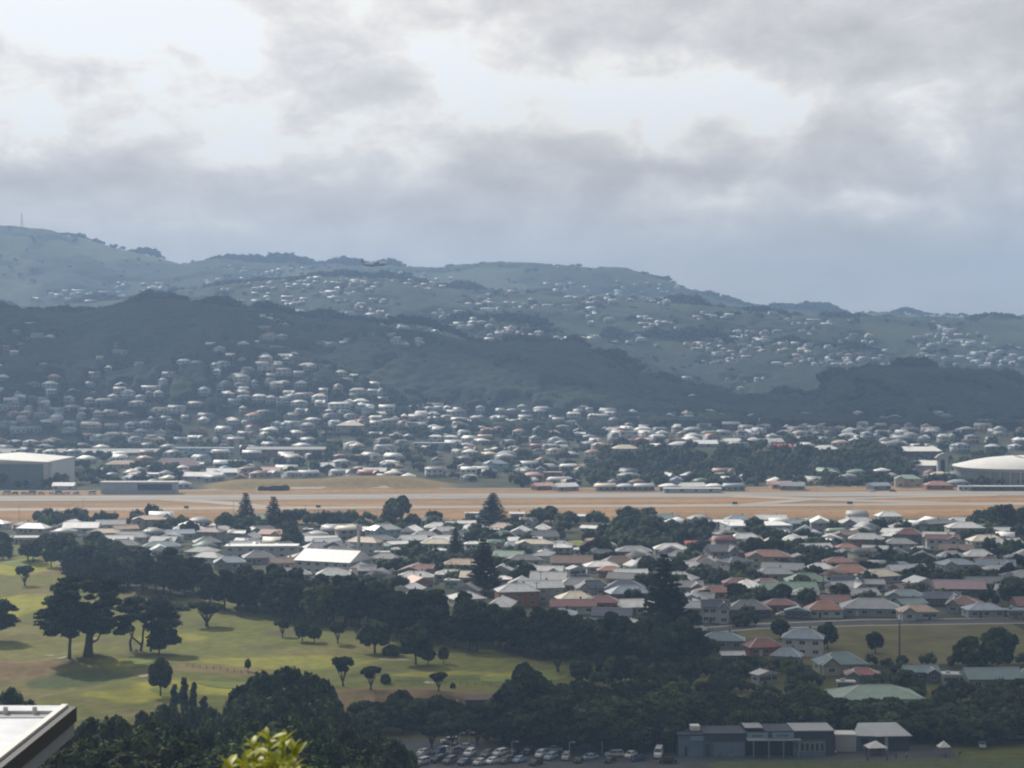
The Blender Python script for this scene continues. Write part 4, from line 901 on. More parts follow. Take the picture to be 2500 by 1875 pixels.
# --- right-hand suburb towards the airfield
H_(2190, 1314, 70, 'gable', 'white', 'grey', 2, label='brilliant white roof standing out in the grey-roofed suburb', lm='brilliant white roof')
H_(2095, 1288, 92, 'ell', 'pale grey', 'grey', 0, label='long pale L-shaped roof nearest the airfield bank')
H_(1940, 1290, 54, 'gable', 'blue-grey', 'grey', 20, label='grey gabled roof right of the sprawling pale building')
H_(1978, 1316, 54, 'hip', 'pale grey', 'grey', 10)
H_(2040, 1310, 44, 'gable', 'pale green', 'white', 28)
H_(2105, 1308, 56, 'hip', 'grey', 'grey', 0)
H_(2065, 1350, 50, 'hip', 'orange', 'cream', 8, label='faded orange and cream roofed house in mid suburb')
H_(2140, 1328, 34, 'hip', 'pink', 'pink', 0, label='small pinkish-orange roof among grey ones')
H_(2137, 1356, 60, 'gable', 'pale grey', 'cream', -15)
H_(2195, 1340, 78, 'hip', 'grey', 'white', 0)
H_(2252, 1378, 66, 'front', 'dark grey', 'grey', -10, rise=3.2, label='steep charcoal gabled house with small skylight', lm='steep charcoal gable')
H_(2322, 1374, 60, 'hip', 'pale grey', 'cream', 4, 1, rise=2.6, label='left one of two pale pyramid-roofed cream houses', lm='pale pyramid houses')
H_(2388, 1372, 72, 'hip', 'white', 'cream', 4, 1, rise=3, label='right one of two pale pyramid-roofed cream houses')
H_(2412, 1384, 56, 'hip', 'dark red', 'brick', 0, label='dark red roof tucked under the pale pyramid roofs')
H_(2335, 1392, 56, 'hip', 'pale grey', 'grey', 0)
H_(2355, 1314, 88, 'hip', 'pale grey', 'cream', 0, 2, rise=2.8, label='tall cream house with pale hip roof by the dark tree mass', lm='tall cream house')
H_(2412, 1300, 54, 'hip', 'green', 'cream', 0)
H_(2452, 1340, 78, 'gable', 'pale grey', 'grey', 14)
H_(2484, 1292, 42, 'gable', 'white', 'grey', 20, label='white roof right under the dark tree mass')
H_(2480, 1376, 50, 'hip', 'grey', 'grey', 0)
H_(2335, 1420, 118, 'flat', 'white', 'grey', -1, d=8, label='pair of long narrow white roofs in the right-hand suburb')
H_(2250, 1355, 44, 'ell', 'pale grey', 'white', 0); H_(2295, 1338, 46, 'gable', 'pale grey', 'grey', 18); H_(2500, 1418, 60, 'hip', 'grey', 'cream', 0)
H_(2430, 1405, 60, 'hip', 'pale grey', 'grey', 8); H_(2200, 1395, 48, 'hip', 'blue-grey', 'pale blue', 0); H_(2140, 1390, 44, 'gable', 'pale grey', 'white', -10)
# --- beyond the runway
H_(157, 1196, 52, 'gable', 'white', 'white', 0, label='white canopy roof in front of the big hangar', cat='canopy', name='canopy')
H_(365, 1166, 96, 'flat', 'white', 'white', 1, d=16, label='long white roof behind the blue-grey office building', lm='long white roof', cat='building', name='hall')
H_(498, 1172, 96, 'gable', 'white', 'white', -6, d=12, rise=3, label='white gabled works building right of the blue-grey office')
H_(545, 1162, 76, 'gable', 'white', 'grey', 5, label='white roof behind the white gabled works building')
H_(430, 1146, 116, 'hip', 'mauve', 'tan', 0, 1, d=16, rise=6, label='large building with a steep mauve roof', lm='mauve-roofed building', cat='building', name='hall')
H_(300, 1142, 80, 'hip', 'tan', 'tan', 8, rise=3, label='tan-roofed house between the hangar and mauve roof')
H_(660, 1158, 48, 'gable', 'pink', 'pink', 0, label='pink-roofed shed at the edge of the knoll')
H_(700, 1152, 50, 'gable', 'white', 'white', 4); H_(785, 1148, 60, 'gable', 'white', 'white', 12, label='long white roof above the dry knoll')
H_(915, 1160, 56, 'gable', 'white', 'cream', 0, label='white-roofed house just above the crest of the knoll')
H_(1325, 1196, 48, 'gable', 'pink', 'brick', 25, label='pinkish gabled house facing the runway'); H_(1380, 1198, 56, 'gable', 'white', 'grey', 28, label='brightest white slanted roof facing the runway', lm='slanted white roof')
for i, (px, wd, rf_) in enumerate([(1478, 48, 'cream'), (1526, 46, 'pale grey'), (1572, 46, 'pale grey'), (1632, 44, 'white'), (1690, 60, 'white'), (1742, 44, 'white'), (1790, 50, 'blue-grey')]):
    H_(px, 1198, wd, ['gable', 'hip'][i % 2], rf_, 'grey', 15 if i % 2 == 0 else 0)
H_(1690, 1203, 140, 'flat', 'white', 'white', 0, d=6, label='long very low white roof right on the airfield edge', cat='building', name='shed')
H_(2145, 1196, 50, 'gable', 'blue-grey', 'grey', 22, label='pale blue slanted roof at the airfield edge, right of the wooded bank', lm='pale blue slanted roof')
H_(2215, 1188, 60, 'ell', 'pale green', 'cream', -8, 2); H_(2290, 1194, 64, 'hip', 'orange', 'brick', 0, label='low orange-roofed house at the airfield edge')
H_(2215, 1158, 40, 'flat', 'pink', 'tan', 0); H_(2340, 1188, 50, 'hip', 'blue-grey', 'grey', 0); H_(2302, 1176, 34, 'flat', 'white', 'white', 0); H_(2350, 1198, 22, 'flat', 'white', 'white', 0, d=4, label='small white kiosk at the airfield edge')
H_(2440, 1198, 150, 'flat', 'pale grey', 'dark', 0, 1, d=10, label='long dark-fronted low building before the arena', cat='building', name='hall')
H_(2490, 1178, 60, 'flat', 'white', 'white', 0, 2, d=10, label='white box building at the frame edge before the arena')
H_(1905, 1192, 50, 'gable', 'pink', 'pink', 10, label='pinkish house under the wooded bank by the runway'); H_(1935, 1196, 60, 'gable', 'grey', 'grey', -12)
H_(1720, 1092, 60, 'gable', 'white', 'grey', 0); H_(1785, 1086, 44, 'gable', 'white', 'white', 25, label='white gabled house on top of the wooded bank'); H_(1660, 1095, 56, 'hip', 'pale grey', 'grey', 0)
H_(1908, 1100, 44, 'gable', 'crimson', 'white', 0, label='crimson-roofed house on top of the wooded bank', lm='crimson roof')
H_(1965, 1098, 46, 'hip', 'white', 'grey', 0); H_(2015, 1106, 62, 'hip', 'white', 'white', 0, label='white roof at the right end of the bank-top houses'); H_(1880, 1088, 60, 'gable', 'pale grey', 'grey', 20)
H_(1600, 1100, 50, 'hip', 'white', 'white', 0); H_(1525, 1108, 60, 'hip', 'cream', 'white', 8, 2, label='cream hip-roofed two-storey house above the left of the wooded bank', lm='cream two-storey house')
H_(1435, 1140, 44, 'gable', 'tan', 'brick', 22, label='tan gabled house stepping down the left of the wooded bank'); H_(1388, 1148, 40, 'gable', 'white', 'grey', 25); H_(1350, 1172, 44, 'flat', 'tan', 'brick', 0, 2, label='square brick two-storey house near the runway')
H_(1290, 1142, 46, 'gable', 'pale grey', 'white', 0); H_(1360, 1102, 50, 'gable', 'pale grey', 'white', 18); H_(1300, 1170, 52, 'hip', 'pink', 'tan', 0); H_(1210, 1150, 58, 'ell', 'blue-grey', 'pale blue', 10, 2, label='pale blue two-storey house in the suburb beyond the runway')
H_(1535, 1078, 44, 'flat', 'dark grey', 'white', 0, 3, d=12, label='three-storey white block with black top on the rise', lm='black-topped block', cat='building', name='apartment_block')
H_(1100, 1082, 30, 'hip', 'white', 'white', 0, 2); H_(1063, 1082, 30, 'hip', 'white', 'white', 0, 2, label='left of two tall white box houses above the suburb'); HOUSES[-2]['label'] = 'right of two tall white box houses above the suburb'
H_(1060, 1098, 100, 'flat', 'pale grey', 'pale blue', 2, 2, d=10, label='long pale blue block below the two box houses', cat='building', name='apartment_block')
H_(855, 1062, 66, 'hip', 'cream', 'cream', 0, 2, rise=3, label='big cream domed-looking hip roof at the foot of the spur')
H_(648, 872 + 40, 36, 'flat', 'white', 'white', 0, 3, label='tall white flat-roofed house high on the spur', lm='tall white spur house'); H_(690, 918, 32, 'flat', 'white', 'cream', 0, 2)

# --- special structures beyond the runway: two long terraces
H_(200, 1108, 640, 'gable', 'grey', 'brick', 0, 1, d=24, rise=3, label='very long brick terrace roof at the foot of the wooded hill', lm='long brick terrace', cat='building', name='terrace')
H_(500, 1110, 150, 'flat', 'blue-grey', 'pale blue', 1, 2, d=20, label='flat blue-grey retail block with a small roof dome', cat='building', name='retail_block')
H_(700, 1112, 190, 'gable', 'grey', 'brick', -1, 2, d=18, rise=2, label='long red-brown building right of the retail block', cat='building', name='terrace')

# --- procedural fill: streets of ordinary houses
def clear(x, y, rad, L=None):
    for h in HOUSES:
        if abs(h['x'] - x) < rad + h['w'] * .45 and abs(h['y'] - y) < rad * .8 + h['d'] * .3: return False
    return True
def inrect(px, py, R_): return any(a <= px <= b and c <= py <= d for a, b, c, d in R_)
NOBUILD = [(1600, 2600, 1525, 1640), (950, 1170, 1346, 1392), (1370, 1520, 1312, 1340), (1500, 1760, 1290, 1350), (1290, 1600, 1276, 1300), (2370, 2600, 1200, 1296), (560, 1040, 1262, 1300)]
fr = random.Random(42)
ROOFC = ['white'] * 3 + ['pale grey'] * 7 + ['grey'] * 9 + ['dark grey'] * 6 + ['dark red', 'dark red', 'orange', 'brown', 'brown', 'green', 'teal', 'blue-grey', 'blue-grey', 'blue-grey', 'cream', 'tan', 'navy']
WALLC = ['white'] * 5 + ['cream'] * 3 + ['grey'] * 3 + ['pale blue', 'brick', 'tan', 'dark']
def fillh(x, y, farr=False):
    k = fr.choice(['hip', 'hip', 'hip', 'gable', 'gable', 'ell', 'front', 'villa'])
    w_ = (fr.uniform(11, 18) if k != 'front' else fr.uniform(9, 12)) * (.92 if farr else 1); st = 2 if fr.random() < (.3 if farr else .14) else 1
    HOUSES.append(dict(x=x, y=y, w=w_, d=fr.uniform(8, 11), kind=k, roof=fr.choice(ROOFC), wall=fr.choice(WALLC), yaw=R(fr.choice([-8, 0, 6, 14, 25, -20, 35, -32, 60, 90] if farr else [-8, 0, 6, 14, 25, -20, 80]) + fr.uniform(-6, 6)), st=st, rise=fr.uniform(1.8, 2.9), label=None, lm=None, cat='house', name='house', hand=0))
yy = 640.0
while yy < 1135:
    x = -0.3 * yy
    while x < .3 * yy:
        xx, y2 = x + fr.uniform(-3, 3), yy + (x * -.10) + fr.uniform(-3, 3); px, py = topx(xx, y2, 0)
        sb = (xx + 223) * (622 - 972) / (53 + 223) + 972 - y2; s = y2 - (1299.5 + .0733 * xx)
        if sb < -22 and y2 > 650 and s < -184 and not inrect(px, py, NOBUILD) and -20 < px < 2540 and clear(xx, y2, 9): fillh(xx, y2)
        x += fr.uniform(17, 25)
    yy += 23
for h in HOUSES:
    if not h['hand'] and topx(h['x'], h['y'], 0)[1] < 1350 and fr.random() < .22: h['roof'] = 'white'  # some roofs turned white, putting sun glint into their colour
yy = 1400.0
while yy < 1900:
    x = -0.29 * yy
    while x < .29 * yy:
        xx, y2 = x + fr.uniform(-6, 6), yy + fr.uniform(-11, 11) + x * .0733 * (1 if (int(yy) // 27) % 2 else -1.2); px, py = topx(xx, y2, zat(xx, y2)); s = y2 - (1299.5 + .0733 * xx)
        bank = 1440 < px < 2210 and 1495 < y2 < 1610
        if s > 86 and not bank and not (470 < px < 1135 and s < 150) and not (px < 260 and y2 < 1620) and not (px > 2280 and 1520 < y2 < 1680) and -20 < px < 2520 and clear(xx, y2, 8) and fr.random() < .72: fillh(xx, y2, True)
        x += fr.uniform(19, 30)
    yy += 27
# on the hills: left spur and valley sides
def hillfill(n, x0, x1, y0, y1, p=None, seed=0):
    r = random.Random(seed); k = 0; t_ = 0
    while k < n and t_ < n * 12:
        t_ += 1; px, py = r.uniform(x0, x1), r.uniform(y0, y1)
        if p and r.random() > p(px, py): continue
        x, y, z = at(px, py)
        if y < 1700: continue
        if any(abs(h['x'] - x) < 11 and abs(h['y'] - y) < 9 for h in HOUSES[-400:]): continue
        fillh(x, y, True); HOUSES[-1]['st'] = 2 if r.random() < .4 else 1; HOUSES[-1]['wall'] = r.choice(['white', 'white', 'cream', 'grey', 'pale blue']); HOUSES[-1]['roof'] = HOUSES[-1]['roof'] if r.random() < .4 else r.choice(['grey', 'pale grey', 'dark grey']); HOUSES[-1]['w'] *= r.choice([.6, .75, .9, 1.0, 1.2, 1.5]) * (.9 + (y > 3200) * .2); HOUSES[-1]['d'] *= .85; k += 1
hillfill(26, 0, 260, 900, 1040, seed=1); hillfill(22, 220, 640, 850, 960, seed=2); hillfill(44, 0, 800, 965, 1065, p=lambda px, py: .25 + .75 * float(fbm(px / 60, py / 18, 78, 3) > .5), seed=3)
n0 = len(HOUSES); hillfill(92, 470, 1160, 840, 1060, p=lambda px, py: min(1.0, (px - 470) / 190) * (.25 + .75 * float(fbm(px / 60, py / 22, 77, 3) > .47)) if py > 840 + (px - 620) * .36 else 0.0, seed=5)
for h in HOUSES[n0:]:
    if fr.random() < .3: h['roof'] = 'white'  # random spur roofs painted white to stand in for sunlit glare
hillfill(46, 1050, 1500, 1000, 1060, seed=6); hillfill(60, 1450, 2500, 1010, 1090, seed=7); hillfill(8, 0, 150, 780, 880, seed=8)
hillfill(12, 1560, 1900, 925, 1000, seed=9)
den = lambda px, py: float(fbm(px / 110, py / 26, 71, 3) > .50)
hillfill(300, 640, 1750, 690, 850, p=den, seed=10); hillfill(190, 1700, 2500, 770, 900, p=lambda px, py: .8 * den(px, py), seed=11); hillfill(60, 60, 640, 695, 745, p=den, seed=12); hillfill(60, 450, 1120, 655, 700, p=den, seed=13)
# ------------------------------------------------------------------ more trees: gardens, shelter clumps, wooded bank
tr_ = random.Random(9)
def cluster(px0, px1, py0, py1, n, h0, h1, kinds=('round', 'billow'), wk=(.8, 1.15), group='garden trees', tries=6, avoid=7):
    for i in range(n):
        for t in range(tries):
            px, py = tr_.uniform(px0, px1), tr_.uniform(py0, py1); x, y, z = at(px, py)
            s_ = y - (1299.5 + .0733 * x)
            if clear(x, y, avoid) and not (470 < px < 1140 and 50 < s_ < 165): break
        else: continue
        h = tr_.uniform(h0, h1); tree(tr_.choice(kinds), x, y, h, h * tr_.uniform(*wk), group=group)
for a in [(85, 240, 1268, 1292, 13, 7, 10), (228, 275, 1270, 1285, 4, 7, 9), (325, 400, 1268, 1288, 8, 7, 11), (395, 720, 1285, 1345, 26, 7, 12), (700, 1060, 1268, 1300, 24, 6, 11), (960, 1010, 1262, 1280, 4, 12, 15),
          (1060, 1260, 1285, 1330, 11, 7, 11), (1300, 1400, 1275, 1312, 8, 8, 12), (1455, 1600, 1268, 1284, 8, 7, 10), (1480, 1760, 1285, 1345, 30, 7, 11), (1770, 1910, 1310, 1375, 14, 8, 12), (1900, 2060, 1345, 1372, 7, 6, 10),
          (0, 200, 1352, 1378, 12, 7, 11), (190, 330, 1345, 1400, 10, 9, 13), (560, 1000, 1330, 1345, 6, 4, 6), (900, 1400, 1330, 1440, 14, 5, 9), (1440, 1480, 1345, 1385, 3, 9, 11), (1750, 1850, 1480, 1530, 6, 5, 8), (2050, 2200, 1345, 1410, 8, 6, 10),
          (2200, 2480, 1385, 1440, 14, 6, 10), (2240, 2340, 1468, 1496, 6, 5, 8), (2430, 2500, 1420, 1500, 6, 8, 12), (2060, 2200, 1480, 1504, 6, 3, 5), (1650, 1840, 1620, 1660, 11, 4, 6), (1930, 2250, 1665, 1710, 14, 4, 6.5), (1680, 2560, 1618, 1745, 60, 3.5, 6.5), (1700, 2000, 1570, 1660, 14, 3.5, 6), (2280, 2560, 1695, 1740, 12, 4, 7),
          (1930, 2500, 1290, 1400, 80, 5, 9), (900, 1500, 1345, 1450, 45, 5, 9), (1650, 2500, 1400, 1500, 66, 5, 9), (700, 1800, 1300, 1345, 50, 5, 9), (1500, 2000, 1340, 1480, 36, 6, 10), (1580, 1700, 1500, 1600, 10, 8, 12), (2000, 2100, 1390, 1440, 4, 4, 7), (1900, 2040, 1480, 1512, 4, 3, 5), (2520, 2600, 1560, 1640, 3, 7, 10)]:
    cluster(*a)
cluster(1450, 2210, 1110, 1186, 230, 6, 11, ('round', 'billow'), group='wooded bank', avoid=2)
cluster(2110, 2240, 1100, 1175, 26, 7, 11, group='wooded bank', avoid=2)
cluster(0, 150, 1182, 1194, 9, 7, 13); cluster(185, 300, 1160, 1178, 8, 7, 10); cluster(1430, 1520, 1130, 1180, 20, 6, 10, group='wooded bank', avoid=3)
cluster(0, 2500, 1060, 1190, 560, 5, 11, avoid=5); cluster(960, 1500, 1040, 1075, 60, 6, 9, avoid=4)
for px_ in (642, 655, 668, 682, 694): treepx('bush', px_, 1197, 9 + px_ % 5, 26, group='bushes below the knoll')
cluster(0, 700, 1090, 1105, 30, 5, 8, avoid=3)
cluster(600, 1120, 860, 1050, 150, 5, 9, avoid=5)

# pines standing on the ridge with light between their bare trunks
L = []; r = random.Random(3)
for i in range(16): a = i * 2.4; L.append((cos(a) * 1.5 * r.uniform(.4, 1), sin(a) * 1.5 * r.uniform(.4, 1), 6.6 + 3.0 * i / 15, 1.0, 1.0, .62))
TREE['ridgepine'] = [(cm(crown_arrays(301, L, 700, .3)), trunk_mesh(r, 10, 6.5, .8, .13, 3))]
NAMES['ridgepine'] = 'pine_tree'; WORDS['ridgepine'] = 'bare-trunked ridge pine'; CATS['ridgepine'] = 'pine tree'; LEAF['ridgepine'] = LEAF['pine']
RIDGE = []; ORDN = ['first', 'second', 'third', 'fourth', 'fifth', 'sixth', 'seventh', 'eighth', 'ninth', 'tenth', 'eleventh', 'twelfth', 'thirteenth', 'fourteenth', 'fifteenth', 'sixteenth', 'seventeenth', 'eighteenth', 'nineteenth', 'twentieth']
for i, (px, top) in enumerate([(885, 772), (905, 776), (925, 778), (945, 780), (960, 772), (978, 768), (992, 774), (1003, 770), (1016, 772), (1030, 775), (1042, 778), (1055, 782), (1068, 786), (1082, 792), (1098, 796), (1112, 803), (1130, 812), (1150, 822), (1168, 826), (1182, 832)]):
    u = (px - W2) / F; Yr = _Y[(_Y > 2200) & (_Y < 2800)]; tt = (terrain(u * Yr, Yr) - CAMZ) / Yr; j = int(np.argmax(tt)); y = float(Yr[j]); z = zat(u * y, y)
    h = (CAMZ + (YH - top) * y / F) - z
    RIDGE.append(dict(kind='ridgepine', x=u * y, y=y, h=max(h, 9), w=14, seed=900 + i, label='bare-trunked pine on the ridge crest with pale gaps, ' + ORDN[i] + ' from left', tint=None, group='pines on the ridge', zoff=0, crown=None, trunk=None, lm='x'))
for T in RIDGE: T['lm'] = None

# ------------------------------------------------------------------ turn the queues into objects; what shows smallest becomes one mass each
HLIM, TLIM = 292, 285
for h in HOUSES: h['sz'] = h['w'] / h['y'] * (3 if h['label'] else 1)
order = sorted(range(len(HOUSES)), key=lambda i: -HOUSES[i]['sz'])
hs = [h for h in HOUSES if h['cat'] == 'house']; hs.sort(key=lambda h: -h['sz'])
KEEP = [h for h in HOUSES if h['cat'] != 'house'] + hs[:HLIM]; REST = hs[HLIM:]
def shadecol(c, r, k=.10): q = 1 + r.uniform(-k, k); return tuple(min(.8, v * q) for v in c)
def place_house(h, i):
    r = random.Random(i * 7 + 1); z = float(np.min(terrain(np.array([h['x'] - h['w'] / 2, h['x'], h['x'] + h['w'] / 2]), np.array([h['y']] * 3)))) + (.15 if h['y'] < 1800 else .6)
    wl, rf, cp, W_, dn, chp, top = house_mesh(h['kind'], h['w'], h['d'], h['st'], h['rise'])
    root = ob(h['name'], None, None, (h['x'], h['y'], z), h['yaw'])
    rc, wc = shadecol(PAL[h['roof']], r), shadecol(WALL[h['wall']], r)
    wo_ = ob('wall', wl, root, color=wc); ro = ob('roof', rf, root, color=rc)
    if cp and h['y'] < 1250: ob('ridge_cap', cp, ro)
    near = h['y'] < 1150
    for k, (wx_, wy_, wz_, a) in enumerate(W_):
        if not near and (abs(a) > .1 or k % 2): continue
        o = ob('window', WIN if near else PANE, root, (wx_ + (-.02 if a < 0 else .02 if a > 0 else 0), wy_ - (0.02 if a == 0 else 0), wz_), a, scale=(1.15, 1, 1.0) if near else (1.4, 1, 1.1))
        if near: ob('pane', PANE, o)
    if near:
        ob('door', DOOR, root, (dn[0], dn[1] - .01, .05), color=r.choice([(.5, .5, .48), (.06, .08, .12), (.2, .05, .04), (.08, .14, .10)]))
        if h['kind'] not in ('flat', 'shed') and h['cat'] == 'house' and r.random() < .6: ob('chimney', CHIM, ro, (chp[0], chp[1], chp[2]))
    tag(root, h['label'], h['cat'], 'houses of the suburb' if h['cat'] == 'house' else None)
    px, py = topx(h['x'], h['y'], z + top * .6)
    if h['lm']: LM.append((h['lm'], px, py))
    if not h['label']:
        KW = {'hip': 'hip-roofed', 'gable': 'gable-roofed', 'ell': 'bay-fronted', 'front': 'steep-gabled', 'villa': 'villa-style', 'flat': 'flat-roofed'}
        st = 'two-storey ' if h['st'] == 2 else ''
        ITEMS.append((root, f"{st}{h['roof']} {KW[h['kind']]} house", px, py, h['cat']))
for i, h in enumerate(KEEP): place_house(h, i)
def tris(me):
    me.calc_loop_triangles(); V = np.empty(len(me.vertices) * 3, np.float32); me.vertices.foreach_get('co', V)
    T = np.empty(len(me.loop_triangles) * 3, np.int32); me.loop_triangles.foreach_get('vertices', T)
    return V.reshape(-1, 3), T.reshape(-1, 3)
TC = {}
def ctris(me):
    if me.name not in TC: TC[me.name] = tris(me)
    return TC[me.name]
Vs, Ts, Cs, n = [], [], [], 0
def emit(V, T, col, x, y, z, a, sc=(1, 1, 1)):
    global n
    q = V * np.array(sc, np.float32); c_, s_ = cos(a), sin(a)
    Vs.append(np.stack([q[:, 0] * c_ - q[:, 1] * s_ + x, q[:, 0] * s_ + q[:, 1] * c_ + y, q[:, 2] + z], 1)); Ts.append(T + n)
    Cs.append(np.repeat(np.asarray(col, np.float32)[None], len(V), 0)); n += len(V)
for i, h in enumerate(REST):
    r = random.Random(i * 13 + 3); z = zat(h['x'], h['y']) + (.8 if h['y'] > 1900 else .2)
    wl, rf, cp, W_, dn, chp, top = house_mesh(h['kind'], h['w'], h['d'], h['st'], h['rise'])
    fv = r.random(); sk = 1.0
    emit(*ctris(wl), shadecol(WALL[h['wall']], r), h['x'], h['y'], z, h['yaw']); emit(*ctris(rf), shadecol(PAL[h['roof']], r), h['x'], h['y'], z, h['yaw'])
    V, T = ctris(PANE)
    for (wx_, wy_, wz_, a) in W_[::1 if h['y'] < 2500 else 2]:
        if a: continue
        c_, s_ = cos(h['yaw']), sin(h['yaw']); emit(V, T, (.04, .045, .05), h['x'] + wx_ * c_ - (wy_ - .05) * s_, h['y'] + wx_ * s_ + (wy_ - .05) * c_, z + wz_, h['yaw'], (1.4, 1, 1.1))
ho = ob('distant_houses', mk('distant_houses', np.concatenate(Vs), [np.concatenate(Ts)], False, [M['piece']], None, np.concatenate(Cs))); tag(ho, kind='stuff')

groups_ = {}
for T in TREES: groups_.setdefault(NAMES[T['kind']], []).append(T)
MASS = []
for nm, L_ in groups_.items():
    L_.sort(key=lambda T: -(1e9 if T['label'] else T['w'] * T['h'] / T['y'] ** 2)); lim = TLIM if nm != 'bush' else 60
    for T in L_[:lim]: place_tree(T)
    MASS += L_[lim:]
for T in RIDGE: place_tree(T)
def lump(seed, nl, leaves, ls):
    r = random.Random(seed); L = [(cos(i * 2.4) * .26 * sqrt(i + .3), sin(i * 2.4) * .26 * sqrt(i + .3), .62 - .06 * i + r.uniform(-.05, .08), .27, .27, .27) for i in range(nl)]
    V, T, Q = crown_arrays(seed, L, leaves, ls, .95, ic=ICO1); return V, np.concatenate([T, Q[:, [0, 1, 2]], Q[:, [0, 2, 3]]])
LUMPS = [lump(500 + k, 5, 150, .05) for k in range(6)]; SMALL = [lump(520 + k, 3, 40, .08) for k in range(5)]
Vs, Ts, Cs, n = [], [], [], 0
for i, T in enumerate(MASS):
    r = random.Random(i + 5); emit(*LUMPS[i % 6], jit(r.choice([LEAF['round'], LEAF['pine'], (.055, .075, .03), (.05, .06, .035)]), r, .3), T['x'], T['y'], zat(T['x'], T['y']) - T['h'] * .12, r.uniform(0, 6.3), (T['w'], T['w'], T['h'] * 1.1))
# rough canopy of the hills: loose crowns over the slopes
r = random.Random(66); HX = np.array([h['x'] for h in HOUSES if h['y'] > 1750]); HY = np.array([h['y'] for h in HOUSES if h['y'] > 1750])
NR = np.random.RandomState(12)
def scatter(nn, y0, y1, h0, h1, keep):
    Y = NR.uniform(y0, y1, nn); X = NR.uniform(-.285, .285, nn) * Y; Z = terrain(X, Y); ok = keep(X, Y, Z)
    for k in np.nonzero(ok)[0]:
        dx, dy = np.abs(HX - X[k]), HY - Y[k]
        if np.any((dx < 9) & (dy < 12) & (dy > -9)): continue
        hh = NR.uniform(h0, h1); wd = hh * NR.uniform(.8, 1.3)
        emit(*SMALL[k % 5], jit((.017, .026, .016), r, .3), X[k], Y[k], Z[k] - hh * .2, NR.uniform(0, 6.3), (wd, wd, hh))
scatter(4200, 1880, 2620, 7, 12, lambda X, Y, Z: fbm(X / 60, Y / 90, 81, 3) > .30)
scatter(2600, 2650, 5250, 8, 15, lambda X, Y, Z: fbm(X / 150, Y / 220, 61, 4) < .58)
# along the crests
for L in LAY[1:]:
    px = -40.0
    while px < 2540:
        u = (px - W2) / F; Yr = np.linspace(L['r'] - 220, L['r'] + 260, 60); Z = terrain(u * Yr, Yr); j = int(np.argmax((Z - CAMZ) / Yr)); k = vnoise(px / 60, L['r'], 91)
        bare = L['n'] == 'far' and ((1130 < px < 1600) or px < 110)
        if k > (.15 if L['n'] == 'near' else .38) and not bare and not (L['n'] == 'near' and 870 < px < 1190):
            hh = (8 + 15 * abs(k - .38) / .62 + 4 * (L['n'] == 'near')) * r.uniform(.6, 1.2) * (1.35 if L['n'] == 'far' else 1.0); emit(*LUMPS[int(px) % 6], jit((.015, .023, .015), r, .2), u * Yr[j], Yr[j], Z[j] - 2, r.uniform(0, 6), (hh * 1.3, hh * 1.3, hh * 1.1))
        px += r.uniform(4, 11)
for (px, h_, w_) in [(1180, 9, 14), (1222, 9, 12), (1100, 10, 20), (715, 14, 26), (740, 14, 26), (1905, 14, 40), (1930, 13, 40), (345, 10, 18), (410, 14, 22), (430, 12, 22), (1400, 12, 16)]:
    L = LAY[1] if px in (345, 410, 430, 1400) else LAY[4]; u = (px - W2) / F; Yr = np.linspace(L['r'] - 220, L['r'] + 260, 60); Z = terrain(u * Yr, Yr); j = int(np.argmax((Z - CAMZ) / Yr))
    emit(*LUMPS[px % 6], (.018, .027, .016), u * Yr[j], Yr[j], Z[j] - 1, 1.0, (w_ * 1.5, w_ * 1.5, h_ * 1.6))
fo = ob('distant_trees', mk('distant_trees', np.concatenate(Vs), [np.concatenate(Ts)], False, [M['massleaf']], None, np.concatenate(Cs))); tag(fo, kind='stuff')

# continuous canopy between them: a relief of crowns on the wooded slopes
def canopy(name, y0, y1, st, cell, amp, maskf):
    yv = np.arange(y0, y1, st); uv = np.arange(-.29, .29, st / ((y0 + y1) / 2)); Yg, Ug = np.meshgrid(yv, uv, indexing='ij'); Xg = Ug * Yg
    Z = terrain(Xg, Yg); gx, gy = Xg / cell, Yg / cell; best = np.zeros_like(Z)
    for dx in (-1, 0, 1):
        for dy in (-1, 0, 1):
            cx, cyy = np.floor(gx) + dx, np.floor(gy) + dy; jx, jy = hash2(cx, cyy, 3), hash2(cx, cyy, 4); hh = .55 + .45 * hash2(cx, cyy, 5)
            q = (gx - cx - jx) ** 2 + (gy - cyy - jy) ** 2; best = np.maximum(best, hh * np.sqrt(np.maximum(0, 1 - q * 1.1)))
    m_ = maskf(Xg, Yg, Z)
    for hx, hy in zip(HX, HY):
        if y0 - 30 < hy < y1 + 30:
            i0, i1 = np.searchsorted(yv, (hy - 20, hy + 12)); u = hx / hy; j0, j1 = np.searchsorted(uv, (u - 11 / hy, u + 11 / hy)); m_[i0:i1, j0:j1] = 0
    Zc = Z + np.where(m_ > 0, amp * (.25 + best * .75) * m_, -3)
    tint = lerpc((.013, .021, .014) if y0 < 2500 else (.03, .042, .028), (.03, .04, .021), sst(.45, .75, fbm(Xg / 45, Yg / 60, 95, 3)))
    tag(ob(name, gridmesh(name, Xg, Yg, Zc, tint.reshape(-1, 3), [M['massleaf']])), kind='stuff')
canopy('woodland', 1885, 2640, 3.6, 10.0, 11.0, lambda X, Y, Z: sst(.33, .40, fbm(X / 60, Y / 90, 81, 3)) * (1 - sst(2560, 2620, Y)))
canopy('woodland', 2700, 5350, 9.5, 20.0, 10.0, lambda X, Y, Z: sst(.56, .48, fbm(X / 150, Y / 220, 61, 4)) * sst(.60, .5, fbm(X / 260 + 7, Y / 420, 62, 4) * sst(3600, 4200, Y)))
